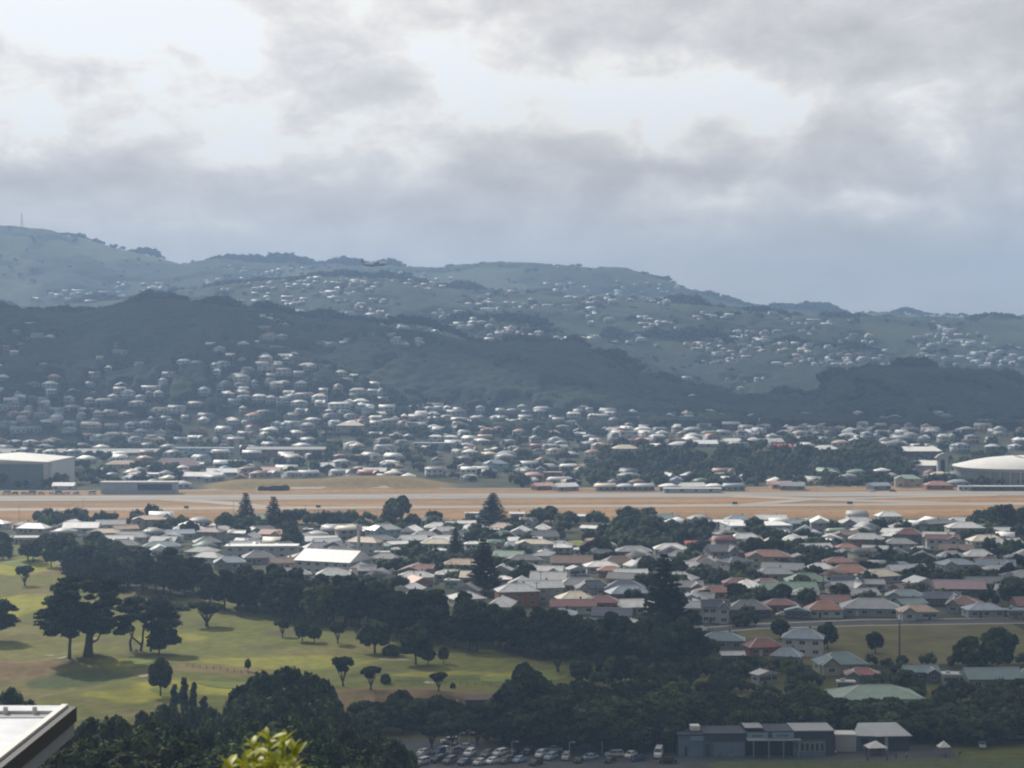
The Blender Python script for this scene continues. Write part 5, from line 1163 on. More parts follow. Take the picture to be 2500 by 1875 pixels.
# ------------------------------------------------------------------ hangar, arena, school, towers
def thing(name, x, y, z, rz, label, cat, group=None, lm=None, h=0):
    o = ob(name, None, None, (x, y, z), rz); tag(o, label, cat, group)
    if lm: p = topx(x, y, z + h); LM.append((lm, p[0], p[1]))
    return o
M['clad'] = material('blue_grey_cladding', (.13, .165, .20), .6, .3, var=.06, vscale=.2)
M['palec'] = material('pale_cladding', (.46, .46, .44), .7, .3, var=.05, vscale=.2)
M['whiteroof'] = material('white_roofing', (.72, .71, .67), .5, .3, var=.05, vscale=.1)
M['bluepanel'] = material('dark_blue_glazing', (.025, .035, .07), .25, .5)
x, y, z = at(60, 1192)
hg = thing('hangar', x, y, z, R(-3), 'very large hangar with a pale roof and dark blue-grey front', 'hangar', lm='big hangar', h=20)
mb = MB(); mb.box(-60, 17, 0, 60, -1, 21); ob('wall', mb.mesh('wall', [M['clad']]), hg)
mb = MB(); mb.box(17.05, 20, 2, 58, -1, 23); ob('wall', mb.mesh('wall', [material('white_cladding', (.68, .68, .65), .7, .3, var=.05, vscale=.2)]), hg)
mb = MB(); mb.box(14, 17.3, -1.0, 6, -1, 22); mb.box(-60, 14, -.7, .4, 20.2, 22); ob('frame', mb.mesh('frame', [M['palec']]), hg)
mb = MB(); mb.add([(-60, -1, 22), (17.3, -1, 22), (20.5, 1.5, 22.6), (20.5, 59, 22.6), (-60, 59, 23), (-22, 59, 26.5), (-22, -1, 24.2)], [(0, 1, 6), (1, 2, 6), (2, 3, 5, 6), (0, 6, 5, 4), (3, 4, 5)]); mb.box(-60, 19, 1, 57, 21.2, 22.0)
ob('roof', mb.mesh('roof', [M['whiteroof']]), hg)
hg.scale = (1, 1, .86)
for k in range(6):
    mb = MB(); mb.box(-59 + k * 12.1, -59 + k * 12.1 + 11.9, -.35, .05, 0, 20); ob('door_leaf', mb.mesh('door_leaf', [M['clad']]), hg)
x, y, z = at(338, 1206)
ofc = thing('office_building', x, y, z, R(1), 'long blue-grey office building with a wide dark blue glazed band', 'building', lm='blue-grey office', h=6)
mb = MB(); mb.box(-26, 26, 0, 12, -1, 7.6); ob('wall', mb.mesh('wall', [material('pale_blue_render', (.36, .43, .50), .7, .3, var=.08, vscale=.3)]), ofc)
mb = MB(); mb.box(-26.6, 26.6, -.5, 12.5, 7.6, 8.2); ob('roof', mb.mesh('roof', [M['palec']]), ofc)
mb = MB(); mb.box(-.6, 23, -.3, .1, 2.6, 6.6); ob('glazing', mb.mesh('glazing', [M['bluepanel']]), ofc)
for k in range(5): ob('window', WIN, ofc, (-22 + k * 4.4, -.05, 5.2), 0, scale=(1.2, 1, 1.2))
x, y, z = at(2440, 1190); y += 60
ar = thing('arena', x + 42, y, zat(x, y) - 1.0, 0, 'arena with a broad low white domed roof at the edge of the view', 'arena', lm='white domed arena', h=14)
ar.scale = (1, 1, .95)
a_, b_, V, Fc = 62, 38, [], []
for j in range(9):
    t = j / 8; rr = 1 - t
    for i in range(48):
        an = 2 * pi * i / 48; V.append((cos(an) * a_ * rr, sin(an) * b_ * rr, 14 + 8.0 * (1 - rr ** 2.6) + (1.6 * sin(an) if rr > .99 else 0)))
for j in range(8):
    for i in range(48): Fc.append((j * 48 + i, j * 48 + (i + 1) % 48, (j + 1) * 48 + (i + 1) % 48, (j + 1) * 48 + i))
mb = MB(); mb.add(V, Fc); mb.add([(cos(2 * pi * i / 48) * a_, sin(2 * pi * i / 48) * b_, 13.2) for i in range(48)], [tuple(range(48))]); ob('roof', mb.mesh('roof', [M['whiteroof']], True), ar)
mb = MB(); mb.add([(cos(2 * pi * i / 48) * 60.4, sin(2 * pi * i / 48) * 36.6, zz) for zz in (-1, 13.6) for i in range(48)], [(i, (i + 1) % 48, 48 + (i + 1) % 48, 48 + i) for i in range(48)]); ob('wall', mb.mesh('wall', [material('grey_green_wall', (.24, .26, .26), .7, .3, var=.1, vscale=.1)]), ar)
mb = MB(); mb.add([(cos(2 * pi * i / 48) * rr_a, sin(2 * pi * i / 48) * rr_a * 38 / 62, zz + 1.6 * sin(2 * pi * i / 48)) for zz, rr_a in ((12.0, 61.2), (13.95, 62.3)) for i in range(48)], [(i, (i + 1) % 48, 48 + (i + 1) % 48, 48 + i) for i in range(48)]); ob('fascia', mb.mesh('fascia', [M['palec']]), ar)
for i in range(30, 43):
    an = 2 * pi * i / 48 + .06; mb = MB(); mb.bar((cos(an) * 60.9, sin(an) * 37.1, -1), (cos(an) * 60.9, sin(an) * 37.1, 13.1), .9); ob('column', mb.mesh('column', [M['palec']]), ar)
for i in range(3):
    mb = MB(); mb.bar((-18 + i * 13, -8, 22.6 - i * .1), (-6 + i * 13, -26, 19.2), 1.0, .5); ob('roof_rib', mb.mesh('roof_rib', [M['conc']]), ar)
x, y, z = at(2322, 1170); y += 30
tw = thing('stair_tower', x, y, zat(x, y), 0, 'pale concrete tower with a flaring fan-shaped top beside the arena', 'tower', h=15); tw.scale = (.8, .8, .72)
mb = MB(); mb.box(2, 5, -3, 3, -1, 19); mb.box(-5, -2.5, -3, 3, -1, 19); ob('pier', mb.mesh('pier', [M['palec']]), tw); mb = MB(); mb.box(-2.5, 2, -2, 2, -1, 19); ob('glazing', mb.mesh('glazing', [M['dark']]), tw)
mb = MB(); mb.prism([(-6, 18.8), (5.4, 18.8), (6, 24.5), (1.5, 26), (-3, 24.5), (-7.5, 20.5)], -3.4, 3.4); ob('fan_top', mb.mesh('fan_top', [M['conc']]), tw)
for i, (px, py, wd, dp, hh, lb) in enumerate([(2256, 1132, 106, 14, 8, 'upper long white school roof left of the fan-topped tower'), (2278, 1160, 86, 14, 6, 'lower long white school roof left of the fan-topped tower')]):
    x, y, z = at(px, py); y += 20; q = thing('school_block', x, y, zat(x, y), 0, lb, 'building'); s = wd * y / F / 2
    mb = MB(); mb.box(-s, s, 0, dp, -1, hh); ob('wall', mb.mesh('wall', [M['brick'] if i == 0 else M['palec']]), q)
    mb = MB(); mb.add([(-s - 1, -1, hh), (s + 1, -1, hh), (s - 2, dp, hh + 3.2), (-s + 4, dp, hh + 3.2), (-s - 1, -1, hh - .4), (s + 1, -1, hh - .4)], [(0, 1, 2, 3), (0, 4, 5, 1)]); mb.add([(-s + 4, dp, hh + 3.2), (s - 2, dp, hh + 3.2), (s, dp + 9, hh), (-s, dp + 9, hh)], [(0, 1, 2, 3)]); ob('roof', mb.mesh('roof', [M['whiteroof']]), q)
x, y, z = at(1200, 1040)
sc_ = thing('school_block', x, y, z, R(1), 'long white-roofed school on a brown bank at the foot of the spur', 'building', lm='long white-roofed school', h=6)
w_ = 200 * y / F / 2
mb = MB(); mb.box(-w_, w_, 0, 10, -2, 4); ob('wall', mb.mesh('wall', [material('tan_wall', (.30, .22, .15), .8, .2)]), sc_)
for i, (a, b) in enumerate([(-1, -.55), (-.52, -.02), (.0, .42), (.44, 1)]):
    mb = MB(); zz = 4 + (1.2 if i % 2 == 0 else .6); mb.add([(a * w_, -1, 4.02), (b * w_, -1, 4.02), (b * w_, 6, zz + 2), (a * w_, 6, zz + 2), (a * w_, 12, 4.02), (b * w_, 12, 4.02)], [(0, 1, 2, 3), (3, 2, 5, 4), (0, 3, 4), (1, 5, 2)]); ob('roof', mb.mesh('roof', [M['whiteroof']]), sc_)
x, y, z = at(578, 1122)
py_ = thing('sign_pylon', x, y, z, 0, 'pale freestanding pylon at the right end of the retail block', 'pylon'); mb = MB(); mb.box(-2.2, 2.2, -1, 1, 0, 15); ob('post', mb.mesh('post', [M['palec']]), py_); mb = MB(); mb.box(-2.5, 2.5, -1.3, 1.3, 15, 16); ob('cap', mb.mesh('cap', [M['conc']]), py_)
mb = MB(); x, y, z = at(521, 1100); o = thing('roof_lantern', x, y + 12, z + 9, 0, 'little white dome with a mast on the retail block roof', 'dome')
mb.tube([(0, 0, -3), (0, 0, 0), (0, 0, 1.5), (0, 0, 2.4), (0, 0, 2.6)], [2.3, 2.3, 1.8, .9, .1], 12); ob('dome', mb.mesh('dome', [M['whiteroof']], True), o); mb = MB(); mb.bar((0, 0, 2.4), (0, 0, 8), .25); ob('mast', mb.mesh('mast', [M['steel']]), o)
# lattice mast on the far skyline, and a thin one on the right
for px, D, base, hh, lb in [(55, 5200, 553, 48, 'thin lattice transmission mast on the far left skyline'), (2290, 3200, 905, 28, 'faint pylon standing behind the right-hand wooded hill')]:
    u = (px - W2) / F; z = zat(u * D, D); q = thing('lattice_mast', u * D, D, z - 2, 0, lb, 'mast'); mb = MB(); W0 = 3.2
    for sx, sy in ((-1, -1), (1, -1), (1, 1), (-1, 1)): mb.bar((sx * W0, sy * W0, 0), (sx * .5, sy * .5, hh), .45)
    ob('leg', mb.mesh('leg', [M['steel']]), q); mb = MB()
    for k in range(7):
        t = k / 7; a = W0 * (1 - t) + .5 * t; b = W0 * (1 - t - 1 / 7) + .5 * (t + 1 / 7); mb.bar((-a, -a, hh * t), (b, -b, hh * (t + 1 / 7)), .25); mb.bar((a, -a, hh * t), (-b, -b, hh * (t + 1 / 7)), .25)
    ob('lattice', mb.mesh('lattice', [M['steel']]), q); mb = MB(); mb.bar((-2.5, 0, hh * .93), (2.5, 0, hh * .93), .7, 1.2); mb.bar((0, 0, hh), (0, 0, hh + 5), .3); ob('antenna', mb.mesh('antenna', [M['steel']]), q)
# white storage tank on the right-hand hill crest
x, y, z = at(2127, 908); q = thing('water_tank', x, y, z + 2, 0, 'small brilliant white round tank on the wooded hill crest', 'tank'); mb = MB(); mb.tube([(0, 0, -3), (0, 0, 5), (0, 0, 5.8)], [3.6, 3.6, .3], 16); ob('shell', mb.mesh('shell', [M['whiteroof']], True), q)

# ------------------------------------------------------------------ clubhouse row and lawn
M['clubwall'] = material('blue_grey_panels', (.10, .145, .21), .75, .25, var=.10, vscale=.5)
M['clublight'] = material('pale_blue_wall', (.15, .21, .29), .75, .25, var=.08, vscale=.6)
M['clubdark'] = material('dark_fascia', (.05, .06, .08), .7, .3, var=.1, vscale=.4)
M['signblue'] = material('light_blue_signboard', (.22, .33, .45), .5, .3)
M['signink'] = material('sign_lettering', (.06, .09, .15), .6, .3)
cx, cy_, cz = at(1660, 1852); ex, ey, ez = at(2036, 1846)
sc1 = (ex - cx) / (2036 - 1660); CL_ = lambda px: (px - 1660) * sc1
cb = thing('clubhouse', cx, cy_, 0.15, atan2(ey - cy_, ex - cx), 'long low blue-grey clubhouse with a dark fascia and pale blue sign boards', 'clubhouse', lm='blue-grey clubhouse', h=4)
def part(nm, par, m_, *boxes):
    mb = MB()
    for b in boxes: mb.box(*b)
    return ob(nm, mb.mesh(nm, [m_]), par)
part('wall', cb, M['clublight'], (CL_(1660), CL_(1718), .4, 9, 0, 5.4)); part('wall', cb, M['clubwall'], (CL_(1718.4), CL_(1820), 0, 9, 0, 5.6))
part('wall', cb, M['dark'], (CL_(1820.4), CL_(1936), 1.6, 9, 0, 5.7)); part('wall', cb, M['clublight'], (CL_(1936.4), CL_(2016), 0, 9, 0, 4.2)); part('wall', cb, M['clubdark'], (CL_(2016.3), CL_(2036), -.2, 9, 0, 6.1))
part('fascia', cb, M['clubdark'], (CL_(1722), CL_(1820), -.25, -.02, 4.1, 5.7)); part('fascia', cb, M['clubdark'], (CL_(1936.4), CL_(2016), -.3, 8.8, 4.25, 6.2)); part('fascia', cb, M['signblue'], (CL_(1686), CL_(1718), .15, .38, 4.0, 5.2))
part('garage_door', cb, M['clublight'], (CL_(1741), CL_(1817), -.12, -.01, .1, 3.7)); part('door', cb, M['clubdark'], (CL_(1722), CL_(1733), -.1, -.01, .1, 3.2)); part('door', cb, M['clubdark'], (CL_(1672), CL_(1678), .28, .39, .1, 2.6))
for i in range(6):
    o = part('window', cb, M['trim'], (CL_(1942 + i * 12), CL_(1952 + i * 12), -.08, -.01, 1.2, 3.4)); part('pane', o, M['pane'], (CL_(1943 + i * 12), CL_(1951 + i * 12), -.12, -.085, 1.3, 3.3))
for i in range(5): part('window', cb, M['pane'], (CL_(1830 + i * 21), CL_(1846 + i * 21), 1.5, 1.59, 1.0, 2.8))
part('verandah_roof', cb, M['steel'], (CL_(1822), CL_(1952), -2.4, 1.55, 4.3, 4.55))
for p_ in (1835, 1872, 1908, 1945): part('post', cb, M['steel'], (CL_(p_), CL_(p_) + .22, -2.3, -2.08, 0, 4.3))
for a, b in ((1822, 1874), (1882, 1936)):
    o = part('sign_board', cb, M['signblue'], (CL_(a), CL_(b), -1.1, -.95, 4.75, 6.1)); r = random.Random(a); xx = CL_(a) + 1.2
    mb = MB()
    while xx < CL_(b) - 1.4: ww = r.uniform(.18, .34); mb.box(xx, xx + ww, -1.13, -1.105, 5.15, 5.6); xx += ww + .12
    ob('lettering', mb.mesh('lettering', [M['signink']]), o)
mb = MB(); mb.tube([(CL_(1878), -1.0, 5.4), (CL_(1878), -1.2, 5.4)], [.6, .6], 14); ob('emblem', mb.mesh('emblem', [M['signink']]), cb)
part('roof', cb, M['clubdark'], (CL_(1716), CL_(1822), -.3, 9.3, 5.72, 5.95), (CL_(1655), CL_(1715.8), 0, 9.3, 5.42, 5.65)); part('roof', cb, M['steel'], (CL_(1937), CL_(2037), -.6, 9.3, 6.25, 6.5)); part('roof', cb, M['steel'], (CL_(1824), CL_(1868), 3, 9.3, 6.4, 6.6))
part('roof_unit', cb, M['whiteroof'], (CL_(1689), CL_(1712), 2, 5, 6.2, 7.3)); part('roof_unit_stand', cb, M['steel'], (CL_(1692), CL_(1709), 2.4, 4.6, 5.66, 6.2)); part('wall', cb, M['clubdark'], (CL_(1868), CL_(1935), -.5, 9, 5.72, 6.4))
x, y, z = at(2065, 1838); q = thing('storage_container', x, y, .15, 0, 'pale corrugated storage container between clubhouse and gabled pavilion', 'container'); part('body', q, M['palec'], (-2.6, 2.6, 0, 5, .1, 4.2))
for k in range(8): part('rib', q, M['palec'], (-2.5 + k * .66, -2.36 + k * .66, -.08, -.002, .2, 4.1))
part('lid', q, M['whiteroof'], (-2.75, 2.75, -.15, 5.1, 4.22, 4.5))
x, y, z = at(2160, 1836); q = thing('pavilion', x, y, .15, R(4), 'dark gabled pavilion with a pale grey roof beside the lawn', 'pavilion', lm='dark gabled pavilion', h=3)
part('wall', q, M['clubdark'], (-1.5, 6.2, 0, 7, 0, 3.9)); part('wall', q, M['clublight'], (-7, -1.52, 1.5, 7, 0, 3.6)); part('post', q, M['palec'], (-.0, .8, -.1, -.005, .1, 3.7)); part('window', q, M['pane'], (-5.6, -3.6, 1.42, 1.49, 1.4, 2.8)); part('door', q, M['dark'], (-3.2, -2.2, 1.42, 1.49, 0, 2.3))
mb = MB(); mb.add([(-2.6, -.8, 3.9), (6.8, -.8, 3.9), (4.6, 6.5, 5.9), (-5.2, 6.5, 5.9), (-2.6, -.8, 3.72), (6.8, -.8, 3.72), (-8, 1, 3.7)], [(0, 1, 2, 3), (0, 4, 5, 1), (0, 3, 6)]); mb.add([(-5.2, 6.5, 5.9), (4.6, 6.5, 5.9), (7, 9, 4), (-8, 9, 4)], [(0, 1, 2, 3)]); ob('roof', mb.mesh('roof', [material('pale_grey_iron', (.42, .44, .45), .5, .3, var=.06, vscale=.4)]), q)
def canopy_tent(px, py, wpx, label):
    x, y, z = at(px, py); s = wpx * y / F / 2; q = thing('canopy_tent', x, y, .2, R(8), label, 'canopy tent'); mb = MB(); mb.add([(-s, -s * .8, 2.0), (s, -s * .8, 2.0), (s, s * .8, 2.0), (-s, s * .8, 2.0), (0, 0, 3.5)], [(0, 1, 4), (1, 2, 4), (2, 3, 4), (3, 0, 4)]); ob('cover', mb.mesh('cover', [M['whiteroof']]), q)
    for a, b in ((-1, -1), (1, -1), (1, 1), (-1, 1)): mb = MB(); mb.bar((a * s * .95, b * s * .76, -.1), (a * s * .95, b * s * .76, 2.02), .07); ob('leg', mb.mesh('leg', [M['steel']]), q)
canopy_tent(2138, 1846, 50, 'white pyramid canopy tent in front of the dark pavilion'); canopy_tent(2304, 1844, 30, 'low white canopy tent alone on the lawn')
x, y, z = at(1342, 1822); q = thing('concrete_tank', x, y + 4, .1, 0, 'bell-shaped grey concrete structure among the car park trees', 'tank', h=4); mb = MB(); mb.tube([(0, 0, 0), (0, 0, 2), (0, 0, 4), (0, 0, 5), (0, 0, 5.5)], [2.6, 2.5, 2.0, 1.6, .3], 14); ob('shell', mb.mesh('shell', [M['conc']], True), q); mb = MB(); mb.tube([(0, 0, 5.4), (0, 0, 6.6)], [.25, .25], 8); ob('vent', mb.mesh('vent', [M['conc']]), q)
# tall white pole with a cross arm near the warehouse
x, y, z = at(876, 1374); q = thing('mast_pole', x, y, z, 0, 'tall thick white pole with antenna panels behind the warehouse', 'pole', lm='tall white pole', h=12)
mb = MB(); mb.tube([(0, 0, 0), (0, 0, 18)], [.85, .7], 12); ob('shaft', mb.mesh('shaft', [M['palec']], True), q)
for k in range(3): a = 2 * pi * k / 3; mb = MB(); mb.box(cos(a) * 1.3 - .35, cos(a) * 1.3 + .35, sin(a) * 1.3 - .2, sin(a) * 1.3 + .2, 15.6, 18.2); ob('antenna_panel', mb.mesh('antenna_panel', [M['palec']]), q)
mb = MB(); mb.box(-2.2, 3.2, -.1, .1, 17.9, 18.3); ob('cross_arm', mb.mesh('cross_arm', [M['steel']]), q)
# brown wall / fence at the foot of the bank, white markers
x, y, z = at(1195, 1730); q = thing('club_shed', x, y, z, R(4), 'long low brown shed below the brown bank of the links', 'shed'); part('wall', q, M['wood'], (-6.5, 6.5, 0, 4, -1, 2.3)); mb = MB(); mb.add([(-7, -.4, 2.3), (7, -.4, 2.3), (7, 4.4, 3.1), (-7, 4.4, 3.1)], [(0, 1, 2, 3)]); mb.box(-7, 7, -.45, -.3, 2.1, 2.35); ob('roof', mb.mesh('roof', [M['wood']]), q)
for px, py in ((1080, 1725), (1113, 1723), (935, 1727), (1046, 1738)):
    x, y, z = at(px, py); q = ob('marker_cabinet', None, None, (x, y, z)); w_ = 1.0 if py < 1726 else 2.2; part('body', q, M['whiteroof'], (-w_ / 2, w_ / 2, -.3, .3, -.3, 1.0 if py < 1726 else .7)); part('lid', q, M['palec'], (-w_ / 2 - .06, w_ / 2 + .06, -.36, .36, 1.0 if py < 1726 else .7, (1.0 if py < 1726 else .7) + .1)); tag(q, None, 'cabinet', 'white cabinets below the bank'); p_ = topx(x, y, z); ITEMS.append((q, 'small white cabinet', p_[0], p_[1], 'cabinet'))
for (a, b, nn, lb) in [((1050, 1672), (1290, 1682), 14, 'low post fence along the top of the brown bank'), ((455, 1628), (640, 1652), 12, 'faint post-and-wire fence across the dry fairway')]:
    p0, p1 = at(*a), at(*b); q = thing('fence', p0[0], p0[1], p0[2], 0, lb, 'fence'); prev = None
    for k in range(nn):
        t = k / (nn - 1); x, y = p0[0] + (p1[0] - p0[0]) * t, p0[1] + (p1[1] - p0[1]) * t; z = zat(x, y); P = (x - p0[0], y - p0[1], z - p0[2]); mb = MB(); mb.box(-.07, .07, -.07, .07, -.3, 1.1); ob('post', mb.mesh('post', [M['wood']]), q, P)
        if prev: mb = MB(); mb.bar((prev[0], prev[1], prev[2] + .95), (P[0], P[1], P[2] + .95), .04); mb.bar((prev[0], prev[1], prev[2] + .5), (P[0], P[1], P[2] + .5), .04); ob('rail', mb.mesh('rail', [M['wood']]), q)
        prev = P

x, y, z = at(333, 1600); q = thing('marker_board', x, y, z, 0, 'small white board standing under the twisting macrocarpa trunks', 'board'); part('panel', q, M['palec'], (-.55, .55, -.06, .06, .2, 2.0)); part('post', q, M['wood'], (-.08, .08, -.05, .05, -.3, .2))
# ------------------------------------------------------------------ poles and lamp posts
def pole(px, py, top, label, arms=1, thick=.16, cat='utility pole', mt='wood'):
    x, y, z = at(px, py); h = (py - top) * y / F; q = thing('utility_pole' if cat == 'utility pole' else 'lamp_post', x, y, z, rnd.uniform(-.3, .3), label, cat, None if label else 'utility poles in the suburb'); mb = MB(); mb.tube([(0, 0, -.3), (0, 0, h)], [thick * 1.3, thick * .8], 7); ob('shaft', mb.mesh('shaft', [M[mt]]), q)
    for k in range(arms): mb = MB(); mb.bar((-1.2, 0, h - .5 - k * .9), (1.2, 0, h - .5 - k * .9), .14); ob('cross_arm', mb.mesh('cross_arm', [M[mt]]), q)
    if cat == 'lamp post': mb = MB(); mb.bar((0, 0, h), (1.1, -.3, h + .15), .1); ob('arm', mb.mesh('arm', [M[mt]]), q); mb = MB(); mb.box(.8, 1.5, -.55, -.15, h + .05, h + .22); ob('lamp_head', mb.mesh('lamp_head', [M['palec']]), q)
    if not label: p_ = topx(x, y, z + h * .7); ITEMS.append((q, 'thin pole' if cat == 'utility pole' else 'lamp post', p_[0], p_[1], cat))
pole(2196, 1608, 1518, 'tall brown timber pole at the near edge of the park', 0, .28)
pole(2372, 1626, 1560, 'slim pale pole in front of the wide park trees', 0, .12, mt='palec'); pole(2396, 1628, 1560, 'second slim pale pole in front of the wide park trees', 0, .12, mt='palec')
for a in [(1667, 1500, 1445), (1010, 1425, 1380), (858, 1395, 1340), (763, 1372, 1335), (1320, 1452, 1395), (1310, 1480, 1420), (1192, 1360, 1315), (1455, 1455, 1428), (1357, 1360, 1322), (1590, 1300, 1262), (1930, 1385, 1345), (2162, 1395, 1345), (2340, 1380, 1345), (2420, 1340, 1300), (360, 1345, 1290), (1150, 1400, 1352), (600, 1345, 1300), (2010, 1440, 1400), (2290, 1450, 1415), (1845, 1600, 1560)]: pole(*a, None)
for a in [(1122, 1832, 1792), (1146, 1828, 1790), (1470, 1840, 1800), (1100, 1850, 1815), (1250, 1850, 1812), (1390, 1852, 1815)]: pole(*a, None, 0, .09, 'lamp post', 'palec')
for a in [(47, 1280, 1232), (203, 1278, 1218), (745, 1262, 1235), (920, 1258, 1238), (570, 1258, 1225), (1722, 1258, 1240), (1995, 1200, 1188)]: pole(*a, None, 0, .14, 'lamp post', 'palec')
for i, (px, py, wd) in enumerate([(455, 1243, 11), (777, 1241, 11), (1794, 1233, 12), (2075, 1232, 13)]):
    x, y, z = at(px, py); s = wd * y / F / 2; q = thing('airfield_sign', x, y, z, 0, ['dark airfield sign on the orange grass, furthest left', 'dark airfield sign on the grass above the white warehouse', 'dark airfield sign left of the right-hand taxiway bend', 'dark airfield sign on the grass, furthest right'][i], 'sign')
    part('panel', q, M['dark'], (-s, s, -.2, .2, .5, 1.9)); part('leg', q, M['steel'], (-s * .8, -s * .8 + .15, -.1, .1, -.1, .5)); part('leg', q, M['steel'], (s * .8, s * .8 + .15, -.1, .1, -.1, .5))

# ------------------------------------------------------------------ cars
def car_meshes(kind):
    if kind == 'car': Lh, wd, ht, st_ = 2.2, .88, 1.45, [(-2.2, .32, .62, .0), (-2.1, .25, .82, 0), (-1.3, .25, .95, 0), (-.55, .25, .98, 1), (.1, .25, .98, 1), (1.1, .25, .98, 1), (1.75, .25, .98, 0), (2.15, .3, .9, 0), (2.2, .4, .7, 0)]; cab = [(-1.25, .95), (-.55, 1.42), (.9, 1.45), (1.65, .98)]
    elif kind == 'suv': Lh, wd, ht, st_ = 2.3, .93, 1.75, [(-2.3, .4, .75, 0), (-2.2, .35, 1.0, 0), (-1.3, .35, 1.1, 0), (-.55, .35, 1.12, 0), (1.1, .35, 1.12, 0), (2.2, .35, 1.1, 0), (2.3, .45, .9, 0)]; cab = [(-1.2, 1.1), (-.6, 1.68), (1.9, 1.72), (2.2, 1.1)]
    else: Lh, wd, ht, st_ = 2.9, 1.02, 2.5, [(-2.9, .45, .9, 0), (-2.8, .4, 1.3, 0), (-2.1, .4, 1.5, 0), (2.8, .4, 1.5, 0), (2.9, .45, 1.4, 0)]; cab = [(-2.1, 1.5), (-1.6, 2.4), (2.7, 2.5), (2.85, 1.5)]
    b = MB(); V = []
    for (x, z0, z1, _) in st_:
        k = 1 - .10 * (abs(x) / Lh) ** 4
        V += [(x, -wd * k * .96, z0), (x, wd * k * .96, z0), (x, wd * k, (z0 + z1) / 2), (x, wd * k * .93, z1), (x, -wd * k * .93, z1), (x, -wd * k, (z0 + z1) / 2)]
    n_ = len(st_); Fc = [(i * 6 + j, i * 6 + (j + 1) % 6, (i + 1) * 6 + (j + 1) % 6, (i + 1) * 6 + j) for i in range(n_ - 1) for j in range(6)] + [tuple(range(6)), tuple((n_ - 1) * 6 + j for j in reversed(range(6)))]
    b.add(V, Fc); z_r = cab[1][1]
    b.add([(cab[1][0], -wd * .72, cab[1][1]), (cab[2][0], -wd * .72, cab[2][1]), (cab[2][0], wd * .72, cab[2][1]), (cab[1][0], wd * .72, cab[1][1])] + [(cab[1][0] - .05, -wd * .76, cab[1][1] - .06), (cab[2][0] + .05, -wd * .76, cab[2][1] - .06), (cab[2][0] + .05, wd * .76, cab[2][1] - .06), (cab[1][0] - .05, wd * .76, cab[1][1] - .06)], [(0, 1, 2, 3), (0, 4, 5, 1), (1, 5, 6, 2), (2, 6, 7, 3), (3, 7, 4, 0)])
    for (i, j) in ((0, 1), (3, 2)):
        for s in (-1, 1): b.bar((cab[i][0], s * wd * .88, cab[i][1]), (cab[j][0], s * wd * .74, cab[j][1] - .03), .08)
    mx_ = (cab[1][0] + cab[2][0]) / 2
    for s in (-1, 1): b.bar((mx_, s * wd * .9, cab[0][1]), (mx_, s * wd * .74, z_r - .03), .09)
    g_ = MB(); e = .02
    P = [(cab[0][0] + .06, cab[0][1]), (cab[1][0] + .03, cab[1][1] - .05), (cab[2][0] - .03, cab[2][1] - .05), (cab[3][0] - .06, cab[3][1])]; W_ = [wd * .87, wd * .73, wd * .73, wd * .87]
    g_.add([(p[0], -k, p[1]) for p, k in zip(P, W_)] + [(p[0], k, p[1]) for p, k in zip(P, W_)], [(0, 1, 2, 3), (4, 7, 6, 5), (0, 4, 5, 1), (3, 2, 6, 7)])
    wh = MB(); wh.tube([(0, -.11, 0), (0, .11, 0)], [.33, .33], 14); rim = MB(); rim.tube([(0, -.125, 0), (0, .125, 0)], [.19, .19], 10)
    hl = MB(); hl.box(-.04, .04, -.16, .16, -.08, .08)
    return dict(body=b.mesh('body', [M['paint']]), glass=g_.mesh('glazing', [M['pane']]), wheel=wh.mesh('wheel', [M['tyre']]), rim=rim.mesh('rim', [M['steel']]), lamp=hl.mesh('headlight', [M['lamp']]), L=Lh, w=wd, kind=kind, ax=Lh * .63, hz=st_[1][2] * .78)
CARS = {k: car_meshes(k) for k in ('car', 'suv', 'van')}
CC = {'white': (.72, .72, .72), 'silver': (.42, .43, .45), 'black': (.02, .02, .023), 'dark blue': (.03, .05, .12), 'red': (.32, .03, .03), 'grey': (.13, .135, .14), 'pale blue': (.3, .42, .52)}
def car(px, py, kind, col, yaw, label=None, z0=None, loc=None):
    x, y, z = loc or at(px, py); m_ = CARS[kind]; q = ob('car' if kind != 'van' else 'van', None, None, (x, y, z + .12), R(yaw)); tag(q, label, 'car' if kind != 'van' else 'van', 'parked cars')
    ob('body', m_['body'], q, color=CC[col]); ob('glazing', m_['glass'], q)
    for sx in (-1, 1):
        for sy in (-1, 1): o = ob('wheel', m_['wheel'], q, (sx * m_['ax'], sy * m_['w'] * .93, .33)); ob('rim', m_['rim'], o)
    for sy in (-1, 1): ob('headlight', m_['lamp'], q, (-m_['L'] + .03, sy * m_['w'] * .68, m_['hz']))
    if not label: p_ = topx(x, y, z + .7); ITEMS.append((q, f"{col} {dict(car='hatchback', suv='tall wagon', van='van')[kind]}", p_[0], p_[1], 'car'))
r = random.Random(31); cols = ['white', 'silver', 'black', 'grey', 'dark blue', 'silver', 'white', 'grey', 'pale blue', 'black']
for i, px in enumerate(range(1000, 1310, 34)): car(px + r.uniform(-4, 4), 1866 + r.uniform(-3, 3), r.choice(['car', 'car', 'suv']), cols[i % 10], 60 + r.uniform(-8, 8))
for i, px in enumerate(range(1035, 1300, 37)): car(px + r.uniform(-5, 5), 1846 + r.uniform(-3, 3), r.choice(['car', 'suv']), cols[(i * 3 + 1) % 10], 60 + r.uniform(-10, 10))
